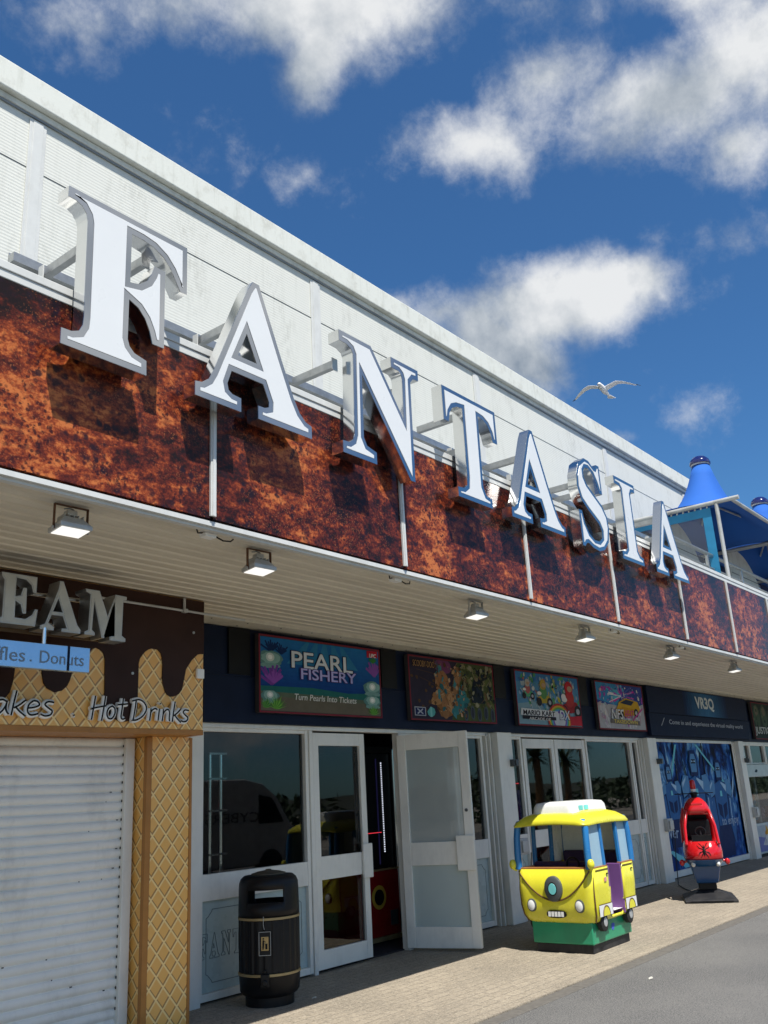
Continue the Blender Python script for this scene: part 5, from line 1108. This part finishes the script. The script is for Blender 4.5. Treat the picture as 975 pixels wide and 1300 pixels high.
mb = MB(); mb.lathe([(.036, 1.436), (.046, 1.45), (.046, 1.475), (.036, 1.478)], (.08, 0, 0), 20); mb.build('beacon_collar', 'wfibre', t, smooth=40, **loc)
mb = MB(); mb.lathe([(.046, 1.479), (.05, 1.53), (.046, 1.59), (.03, 1.605), (.003, 1.61)], (.08, 0, 0), 20); mb.build('beacon', 'red', t, smooth=50, **loc)
# spider emblem lying on the nose
def nose_pt(y, z):
    ks = [(.56, .47), (.64, .47), (.72, .42), (.78, .36)]; hx = ks[0][1]
    for (a_, b_), (c_, d_) in zip(ks, ks[1:]):
        if a_ <= z <= c_: hx = b_+(d_-b_)*(z-a_)/(c_-a_)
    q = max(0, abs(y)-.08); rad = .22; return (-hx+rad*(1-math.sqrt(max(0, 1-(q/rad)**2)))-.004, y, z)
mb = MB()
mb.tube([nose_pt(0, .69), nose_pt(0, .66), nose_pt(0, .60)], [.012, .028, .008], 8); mb.tube([nose_pt(0, .735), nose_pt(0, .695)], [.006, .016], 8)
for s in (-1, 1):
    for (za, y1_, z1_, y2_, z2_) in ((.70, .05, .745, .075, .70 + .06), (.68, .075, .70, .11, .735), (.655, .075, .64, .10, .60), (.64, .045, .60, .06, .57)): mb.tube([nose_pt(s*.012, za), nose_pt(s*y1_, z1_), nose_pt(s*y2_, z2_)], [.007, .006, .003], 6)
mb.build('spider_emblem', 'blackpaint', t, smooth=60, **loc)
mb = MB(); mb.tube([(15.70, 6.38, .82), (15.66, 6.40, .5), (15.5, 6.36, .1), (15.1, 6.2, .012), (14.6, 5.9, .01), (14.2, 5.6, .012), (13.95, 5.4, .02)], .008, 6); single(mb.build('power_cable', 'rubber', smooth=60), 'black power cable from the wall socket to the toy helicopter', 'cable')

# ------------------------------------------------------------------ claw machines
t = thing('pusher_machine', 'tall black and red arcade machine with a strip of small lights, inside the open door', 'arcade machine', (9.1, 7.5, 0))
mb = MB(); mb.box(8.45, 9.20, 7.20, 7.95, .08, .78); mb.build('red_base', M('red_machine', (.26, .008, .008), .3, coat=.4), t, bevel=.01)
mb = MB(); mb.box(8.43, 9.22, 7.18, 7.97, .03, .078); mb.box(8.44, 9.21, 7.19, 7.96, .781, .80); mb.build('gold_trim', 'gold', t, bevel=.004)
mb = MB()
for k in range(24):
    a_ = 2*math.pi*k/24
mb.lathe([(.13, 7.194), (.13, 7.1985)], (8.75, 0, .50), 24, 'y'); bd = mb.build('round_badge', C((.45, .30, .04)), t)
mb = MB(); mb.lathe([(.085, 7.190), (.085, 7.1935)], (8.75, 0, .50), 24, 'y'); mb.build('badge_centre', 'blackpaint', bd)
mb = MB(); mb.box(8.95, 9.08, 7.19, 7.1985, .18, .34); mb.build('coin_plate', 'dgrey', t)
mb = MB(); mb.box(8.47, 9.12, 7.24, 7.93, .80, 2.12); mb.box(8.44, 9.20, 7.20, 7.96, 2.12, 2.20); mb.build('cabinet', 'blackpaint', t, bevel=.01)
mb = MB(); mb.box(9.13, 9.20, 7.19, 7.235, .02, 2.17); mb.build('chrome_post', 'chrome', t, bevel=.012)
em = bpy.data.materials.new('lit_strip'); em.use_nodes = True; nt = em.node_tree; nt.nodes.clear(); e_ = nt.nodes.new('ShaderNodeEmission'); e_.inputs[0].default_value = (.8, .85, 1, 1); e_.inputs[1].default_value = .6; oo = nt.nodes.new('ShaderNodeOutputMaterial'); nt.links.new(e_.outputs[0], oo.inputs[0])
emr = em.copy(); emr.name = 'lit_red'; emr.node_tree.nodes['Emission'].inputs[0].default_value = (1, .05, .08, 1); emr.node_tree.nodes['Emission'].inputs[1].default_value = .5
emb = em.copy(); emb.name = 'lit_violet'; emb.node_tree.nodes['Emission'].inputs[0].default_value = (.10, .09, .4, 1); emb.node_tree.nodes['Emission'].inputs[1].default_value = .03
mb = MB()
for k in range(40): z = .98+k*.026; mb.box(8.94, 8.956, 7.234, 7.2385, z, z+.012)
mb.build('light_strip', em, t)
mb = MB(); mb.box(8.5, 8.9, 7.234, 7.2385, 1.20, 1.206); mb.build('red_light', emr, t)
mb = MB(); mb.box(8.52, 8.56, 7.234, 7.2385, .85, 2.05); mb.box(8.84, 8.86, 7.234, 7.2385, .85, 2.05); mb.build('violet_light', emb, t)
t = thing('chrome_rack', 'pair of chromed tubes with clamps standing inside the first window', 'rack', (6.3, 7.15, 0))
mb = MB()
for x in (6.16, 6.30): mb.tube([(x, 7.15, .02), (x, 7.15, 2.10)], .022, 12)
mb.build('tube', 'chrome', t, smooth=40)
mb = MB()
for z in (1.15, 1.55, 1.85, 2.09): mb.box(6.13, 6.36, 7.12, 7.145, z, z+.02)
mb.build('clamp', 'chrome', t)
for i, (x, y, zz, lab) in enumerate(((6.7, 8.6, 1.3, 'dark arcade machine with a red light line deep behind the first window'), (11.9, 8.4, 1.5, 'dark arcade machine behind the double doors'), (14.2, 8.5, 1.4, 'dark arcade machine behind the fourth poster bay'))):
    t = thing('arcade_machine', lab, 'arcade machine', (x, y, 0), group='dark arcade machines inside')
    mb = MB(); mb.box(x-.35, x+.35, y-.3, y+.4, .02, .9); mb.box(x-.35, x+.35, y-.05, y+.4, .9, zz+.5); mb.build('cabinet', 'blackpaint', t, bevel=.02)
    mb = MB(); mb.box(x-.27, x+.27, y-.06, y-.052, 1.0, zz+.2); mb.build('screen', emb, t)
    mb = MB(); mb.box(x-.3, x+.3, y-.062, y-.0525, zz+.3, zz+.312); mb.box(x+.33, x+.34, y-.06, y-.052, 1.0, zz+.4); mb.build('light_line', emr, t)
# toy grabber cabinet outside on the right
gx, gy = 20.40, FY-.14
t = thing('toy_grabber_cabinet', 'pale framed toy grabber cabinet with glass front at the right edge', 'arcade machine', (19.7, gy+.2, 0))
mb = MB(); mb.box(gx, gx+1.7, gy, gy+.46, .06, .66); mb.box(gx, gx+1.7, gy, gy+.46, 1.60, 1.86); mb.box(gx, gx+.07, gy, gy+.46, .66, 1.60); mb.box(gx+1.63, gx+1.7, gy, gy+.46, .66, 1.60); mb.box(gx+.07, gx+1.63, gy+.43, gy+.46, .70, 1.60); mb.build('cabinet', M('pale_cabinet', (.42, .50, .50), .35), t, bevel=.012)
mb = MB(); mb.box(gx+.1, gx+1.6, gy+.03, gy+.43, .0, .06); mb.build('plinth', 'black', t)
mb = MB(); mb.box(gx+.07, gx+1.63, gy+.40, gy+.428, .705, 1.595); mb.build('inner_back', C((.16, .20, .14)), t)
pane(t, gx+.07, gx+1.63, .66, 1.60, gy+.02, 'glass')
a = Art(gx+.05, .10, 1.6, .52, gy-.0015); r = random.Random(12)
a.poly([(0, 0), (1, 0), (1, 1), (0, 1)], (.36, .42, .47)); a.poly([(0, 0), (.5, 0), (.3, .5), (0, .6)], (.18, .20, .42)); a.poly([(.15, .25), (.35, .6), (.7, .62), (.9, .3), (.7, .12)], (.52, .53, .52))
for k in range(14): a.ell(r.uniform(.3, .8), r.uniform(.5, .85), .06, .09, r.choice([(.55, .32, .03), (.45, .22, .02), (.6, .5, .1), (.1, .08, .06)]), r.uniform(0, 3), 10, .25, r)
for k in range(6): a.line((.25+.1*k, .3), (.3+.1*k, .45), .02, (.08, .10, .16))
ab = a.build(t)
mb = MB(); mb.prism([[(gx+.5, 1.70), (gx+.62, 1.76), (gx+.72, 1.74), (gx+.66, 1.69)]], gy-.004, gy-.001); mb.build('header_mark', C((.03, .06, .08)), t)
toycols = [((.45, .10, .04), 'orange'), ((.08, .32, .38), 'teal'), ((.38, .48, .38), 'pale green'), ((.04, .18, .10), 'dark green'), ((.55, .50, .05), 'yellow'), ((.05, .30, .45), 'blue'), ((.50, .06, .06), 'red'), ((.40, .44, .40), 'grey'), ((.5, .3, .35), 'pink')]
places = [(.20, .80, 4), (.50, .80, 5), (.80, .80, 6), (.32, .95, 3), (.62, .96, 2), (.22, 1.10, 6), (.44, 1.10, 0), (.70, 1.13, 2), (.45, 1.0, 1), (1.05, .8, 8), (.9, 1.0, 7), (1.3, .82, 0)]
posn = ['at the front left corner', 'front row second', 'front row third', 'second layer left', 'second layer middle', 'top left of the heap', 'top of the heap', 'top right of the heap', 'centre of the heap', 'front row fourth', 'right side of the heap', 'far right of the row']
for (px_, pz_, ci), ps in zip(places, posn):
    c_, nm = toycols[ci]; x = gx+px_; y = gy+.20+.04*math.sin(px_*9)
    tt = thing('plush_toy', nm+' plush toy in the grabber cabinet, '+ps, 'soft toy', (x, y, pz_-.09), group='plush toys in the grabber cabinet')
    mb = MB(); 
    def ball(cx, cy, cz, r_):
        mb.lathe([(r_*math.sin(math.pi*i/8)+.0005, -r_*math.cos(math.pi*i/8)) for i in range(9)], (cx, cy, cz), 14)
    ball(x, y, pz_, .088); ball(x-.08, y-.02, pz_-.05, .035); ball(x+.08, y-.02, pz_-.05, .035); mb.build('plush_body', C(c_, .9), tt, smooth=60)
    mb = MB(); ball(x, y-.05, pz_+.085, .06); ball(x-.045, y-.045, pz_+.14, .022); ball(x+.045, y-.045, pz_+.14, .022); mb.build('plush_head', C(tuple(min(.7, q*1.3) for q in c_), .9), tt, smooth=60)

# ------------------------------------------------------------------ tents on the terrace
def tent(cx, cy, label):
    hx, hy, ze = 1.72, .93, 5.84
    t = thing('canopy_tent', label, 'tent', (cx, cy, 4.42), group='blue tents on the terrace')
    mb = MB(); n = 48; prof = []
    H = 1.20; vs = []; fs = []; K_ = 14
    for i in range(K_+1):
        s = i/K_                      # 0 at hem .. 1 at cap
        rad = (1-s)
        z = ze + H*(s**2.6)*1.0
        for j in range(n):
            a_ = 2*math.pi*(j+.5)/n; c_, s__ = math.cos(a_), math.sin(a_); sq = 1/max(abs(c_), abs(s__)); k = s**.7
            ux = c_*(sq*(1-k)+1*k); uy = s__*(sq*(1-k)+1*k); r0x = .15+(hx-.15)*(rad**1.0); r0y = .15+(hy-.15)*rad
            vs.append((cx+ux*r0x, cy+uy*r0y, z + (.02*math.cos(4*a_) if i == 0 else 0)))
    fs = [(i*n+j, i*n+(j+1) % n, (i+1)*n+(j+1) % n, (i+1)*n+j) for i in range(K_) for j in range(n)]
    mb.add(vs, fs); o = mb.build('fabric', 'fabric', t, smooth=60); s_ = o.modifiers.new('s', 'SOLIDIFY'); s_.thickness = .006
    mb = MB(); mb.lathe([(.165, ze+H), (.165, ze+H+.03), (.17, ze+H+.035)], (cx, cy, 0), 24); mb.build('cap_ring', 'alu', t, smooth=40)
    mb = MB(); mb.lathe([(.185, ze+H+.03), (.185, ze+H+.05), (.165, ze+H+.11), (.11, ze+H+.165), (.04, ze+H+.19), (.004, ze+H+.193)], (cx, cy, 0), 24); mb.build('dome_cap', 'navydome', t, smooth=50)
    for s in (-1, 1):
        mb = MB(); mb.tube([(cx+s*hx, cy-hy-.12, ze-.04), (cx+s*hx, cy+hy+.05, ze-.04)], .035, 10); mb.build('beam', 'alu', t, smooth=40)
        mb = MB(); mb.tube([(cx-hx-.02, cy+s*hy, ze-.045), (cx+hx+.02, cy+s*hy, ze-.045)], .030, 10); mb.build('beam', 'alu', t, smooth=40)
        for q in (-1, 1):
            yq = cy-hy+.24 if q < 0 else cy+hy-.05
            mb = MB(); mb.tube([(cx+s*hx, yq, 4.42), (cx+s*hx, yq, ze-.07)], .032, 10); mb.build('post', 'alu', t, smooth=40)
    mb = MB(); mb.tube([(cx, cy, ze-.05), (cx, cy, ze+H)], .02, 8)
    for s in (-1, 1): mb.tube([(cx+s*hx, cy-hy, ze-.04), (cx, cy, ze+.5)], .018, 8); mb.tube([(cx+s*hx, cy+hy, ze-.04), (cx, cy, ze+.5)], .018, 8)
    mb.build('strut', 'alu', t, smooth=40)
    # dark hem hanging at the back
    mb = MB(); P_ = [(cx-hx+.05, ze-.08), (cx+hx-.05, ze-.08), (cx+hx-.05, 4.9)]
    for k in range(17): a_ = math.pi*k/16; P_.append((cx+math.cos(a_)*(hx-.22), 4.9+math.sin(a_)*.80))
    P_.append((cx-hx+.05, 4.9)); mb.prism([P_], cy+hy-.16, cy+hy-.145); mb.build('rear_screen', M('navy_fabric', (.012, .03, .13), .7), t)
    return t
tent(15.85, 5.0, 'nearest blue peaked tent behind the last letter, with clear side screen')
tent(19.32, 5.0, 'second blue peaked tent farther along the terrace, at the right edge')
tent(22.8, 5.0, 'third blue peaked tent beyond the right edge of the picture')
def side_screen(x, y0, y1, z0, z1, label):
    t = thing('wind_screen', label, 'screen', (x, (y0+y1)/2, z0))
    mb = MB(); b = .14
    mb.box(x-.004, x+.004, y0, y1, z1-b, z1); mb.box(x-.004, x+.004, y0, y1, z0, z0+b*.5); mb.box(x-.004, x+.004, y0, y0+b, z0+b*.5, z1-b); mb.box(x-.004, x+.004, y1-b, y1, z0+b*.5, z1-b); mb.build('border', 'bluetrim', t)
    mb = MB(); mb.add([(x, y0+b, z0+b*.5), (x, y1-b, z0+b*.5), (x, y1-b, z1-b), (x, y0+b, z1-b)], [(0, 1, 2, 3)]); mb.build('clear_sheet', 'clearplastic', t)
    mb = MB()
    for k in range(14): y = y0+(y1-y0)*(k+.5)/14; mb.box(x-.007, x+.007, y-.012, y+.012, z1-.004, z1+.045)
    mb.build('lacing', 'alu', t)
side_screen(14.15, 4.42, 5.80, 4.50, 5.74, 'clear plastic wind screen with blue border on the near side of the tent')
for x, lab in ((14.78, 'white arched board on the terrace seen through the wind screen'), (18.2, 'white arched board on the terrace beside the second tent')):
    t = thing('arched_board', lab, 'board', (x, 5.36, 4.4), group='white arched boards on the terrace')
    mb = MB(); P_ = [(x-.55, 4.45)]+[(x+1.45*math.cos(D2R(112)*k/24), 4.45+1.47*math.sin(D2R(112)*k/24)) for k in range(25)]; mb.prism([P_], 5.32, 5.40); mb.build('arched_shell', 'cap', t, smooth=30)
    mb = MB(); mb.box(x-.5, x+1.1, 5.312, 5.319, 5.40, 5.412); mb.build('panel_joint', 'dgrey', t)
t = thing('terrace_railing', 'grey metal railing along the terrace edge above the rusty panels', 'railing', (17, 4.5, 4.4))
mb = MB()
for z, r_ in ((4.96, .03), (4.74, .018)): mb.tube([(12.0, 4.52, z), (26, 4.52, z)], r_, 8)
mb.build('rail', 'steel', t, smooth=40)
for i in range(9):
    x = 12.3+1.6*i; mb = MB(); mb.box(x-.02, x+.02, 4.50, 4.54, 4.40, 4.94); mb.build('post', 'steel', t)
mb = MB()
for i in range(5): mb.box(13.2+2.1*i, 14.0+2.1*i, 4.60, 4.66, 4.46, 4.62)
mb.build('kick_panel', 'cap', t)

# ------------------------------------------------------------------ gull
t_px = lambda px, py, Y: EYE + (Fw + Rt*((px-487.5)/1150) - Up*((py-650)/1150))*(Y/(Fw + Rt*((px-487.5)/1150) - Up*((py-650)/1150)).y)
gc = EYE + (pixdir(766, 494))*21
t = thing('seagull', 'white seagull gliding with spread wings above the roof', 'bird', tuple(gc))
gv = pixdir(765, 493); g_f = (gv*.80 + Rt*.42 - Up*.42).normalized(); g_r = (Rt*.99 + Up*.06 - gv*.1).normalized(); g_u = Up.copy()   # wings along g_r, body along g_f
def G(a_, b_, c_): return gc + g_r*a_ + g_f*b_ + g_u*c_
mb = MB(); mb.tube([G(-.0, -.30, .0), G(0, -.24, .015), G(0, -.10, .0), G(0, .08, -.02), G(0, .22, -.02), G(0, .36, -.01)], [.012, .04, .065, .062, .035, .010], 12); bd = mb.build('body', 'bird', t, smooth=60)
def wing(s, pts, mat='bird'):
    vs = []; n = len(pts)
    for a_, c_, ch, sw in pts:
        vs += [G(s*a_, -ch/2+sw, c_), G(s*a_, 0+sw-.1*ch, c_+.018*min(1, ch*8)), G(s*a_, ch/2+sw, c_-.004)]
    fs = []
    for i in range(n-1):
        for j in range(2): fs.append((3*i+j, 3*i+j+1, 3*i+3+j+1, 3*i+3+j))
    mb = MB(); mb.add(vs, fs); o = mb.build('wing', mat, t); s_ = o.modifiers.new('s', 'SOLIDIFY'); s_.thickness = .010; return o
wr = wing(1, [(.03, .01, .17, .02), (.15, .06, .16, 0), (.30, .115, .15, -.03), (.42, .125, .12, .0), (.55, .11, .085, .05), (.68, .085, .04, .10)])
wl = wing(-1, [(.03, .01, .17, .02), (.15, .06, .16, 0), (.30, .05, .15, -.03), (.42, .01, .12, .0), (.55, -.07, .085, .05), (.66, -.15, .04, .10)])
for w_, s, a_, c_ in ((wr, 1, .68, .105), (wl, -1, .66, -.15)):
    mb = MB(); mb.add([G(s*a_, .08, c_), G(s*(a_+.0), .125, c_), G(s*(a_+.08), .15, c_-.012*(1 if s > 0 else 2)), G(s*(a_+.075), .14, c_-.02)], [(0, 1, 2, 3)]); o = mb.build('wing_tip', 'dgrey', w_); s_ = o.modifiers.new('s', 'SOLIDIFY'); s_.thickness = .006
mb = MB(); mb.add([G(-.03, .30, -.01), G(.03, .30, -.01), G(.09, .46, -.012), G(0, .48, -.014), G(-.09, .46, -.012)], [(0, 1, 2, 3, 4)]); o = mb.build('tail', 'bird', bd); s_ = o.modifiers.new('s', 'SOLIDIFY'); s_.thickness = .008

# ------------------------------------------------------------------ litter on the ground
def scrap(x, y, z, s, seed, label):
    r = random.Random(seed); mb = MB(); n = 11
    pts = [(x+s*(1+.9*r.random())*math.cos(2*math.pi*k/n)*1.4, y+s*.5*(1+.9*r.random())*math.sin(2*math.pi*k/n), z+.004+r.random()*.012) for k in range(n)]
    mb.add(pts+[(x, y, z+.02)], [(k, (k+1) % n, n) for k in range(n)]); o = mb.build('paper_scrap', 'litter'); s_ = o.modifiers.new('s', 'SOLIDIFY'); s_.thickness = .002
    single(o, label, 'litter', 'paper scraps on the ground')
scrap(8.13, 3.70, -.012, .020, 1, 'torn pale scrap on the asphalt in front of the toy bus'); scrap(13.78, 5.0, 0, .05, 3, 'white scrap on the paving beside the helicopter base'); scrap(6.25, 5.9, 0, .012, 4, 'tiny white scrap beside the litter bin')

# ------------------------------------------------------------------ across the road (mirrored in glass and steel)
v = thing('parked_van', 'white panel van parked across the road, mirrored in the shop window', 'van', (13.2, -2.6, 0)); VT = Matrix.Translation((3.0, 0, 0))
mb = MB(); mb.prism([[(7.9, .35), (12.6, .35), (12.6, 1.0), (12.35, 1.15), (11.9, 1.75), (11.5, 2.02), (11.0, 2.12), (8.0, 2.12), (7.9, 1.9)]], -3.5, -1.7); mb.xf(VT).build('body', 'white_metal', v, bevel=.05, seg=3)
mb = MB(); mb.prism([[(11.35, 1.2), (12.1, 1.2), (11.75, 1.72), (11.35, 1.80)]], -1.698, -1.69); mb.prism([[(12.42, 1.12), (12.36, 1.14), (11.93, 1.72), (11.98, 1.72)]], -3.4, -1.8); mb.xf(VT).build('window', 'blackpaint', v)
for x in (8.7, 11.7):
    mb = MB(); mb.lathe([(.2, -1.66), (.33, -1.66), (.33, -1.86), (.2, -1.86)], (x, 0, .33), 24, 'y'); mb.xf(VT).build('wheel', 'rubber', v, smooth=40)
textpoly('CYBERS', 10.6, 1.35, .20, -1.69, 1.5, mirror=True).xf(VT).build('lettering', 'dgrey', v)
def palm(x, y, h, label):
    t = thing('palm_tree', label, 'tree', (x, y, -.1), group='palm trees across the road')
    mb = MB(); mb.tube([(x, y, -.1), (x+.1, y, h*.5), (x, y, h)], [.30, .22, .20], 10); mb.build('trunk', 'brown', t, smooth=60)
    mb = MB(); r = random.Random(int(x*10))
    for k in range(70):
        a_ = r.uniform(0, 6.28); e0 = r.uniform(-.6, 1.2); L = r.uniform(.9, 1.4); pr = Vector((x, y, h)); d = Vector((math.cos(a_)*math.cos(e0), math.sin(a_)*math.cos(e0), math.sin(e0))); side = d.cross(Vector((0, 0, 1))).normalized()*.13; P_ = []
        for s in range(6): P_.append(pr.copy()); pr = pr+d*L/5; d = (d+Vector((0, 0, -.14))).normalized()
        for s in range(5): w1, w2 = (1-s/5), (1-(s+1)/5); mb.add([P_[s]-side*w1, P_[s]+side*w1, P_[s+1]+side*w2, P_[s+1]-side*w2], [(0, 1, 2, 3)])
    mb.build('crown', M('palm_leaf', (.045, .07, .025), .6, var=.3), t)
for x, y, h_, lab in ((46.4, -13, 3.3, 'palm tree across the road, nearest of the row'), (49.8, -13, 3.1, 'second palm tree across the road'), (56, -15, 4.3, 'third palm tree across the road'), (66, -16, 4.8, 'farthest palm tree across the road')): palm(x, y, h_, lab)
mb = MB(); hv = []; r = random.Random(1); nh = 60
for k in range(nh+1): x = -600+2000*k/nh; hh = 7+5*math.sin(k*.5)+r.uniform(-1., 1.5); hv += [(x, -420, -.2), (x, -480, hh), (x, -700, -.2)]
mb.add(hv, [(3*k+j, 3*k+3+j, 3*k+4+j, 3*k+1+j) for k in range(nh) for j in (0, 1)]); struct(mb, 'hills', 'grass', smooth=60)

# belt of low trees and shrubs across the road, seen only as a mirrored dark mass
mb = MB(); r = random.Random(21)
for k in range(5200):
    x = r.uniform(14, 120); hgt = 1.5+.7*math.sin(x*.31)+.5*math.sin(x*.83+1); p = Vector((x, -15+r.gauss(0, .8)-x*.03, r.uniform(0, 1)**.8*hgt))
    a_ = Vector((r.uniform(-1, 1), r.uniform(-1, 1), r.uniform(-1, 1))).normalized()*.28; b_ = a_.cross(Vector((r.uniform(-1, 1), r.uniform(-1, 1), 1))).normalized()*.16
    mb.add([p-a_, p+b_, p+a_, p-b_], [(0, 1, 2, 3)])
o = mb.build('shrub_belt', M('shrub_leaf', (.035, .06, .022), .7, var=.3)); single(o, 'dark belt of low shrubs across the road mirrored in the shop glass', 'shrubs', None, 'stuff')
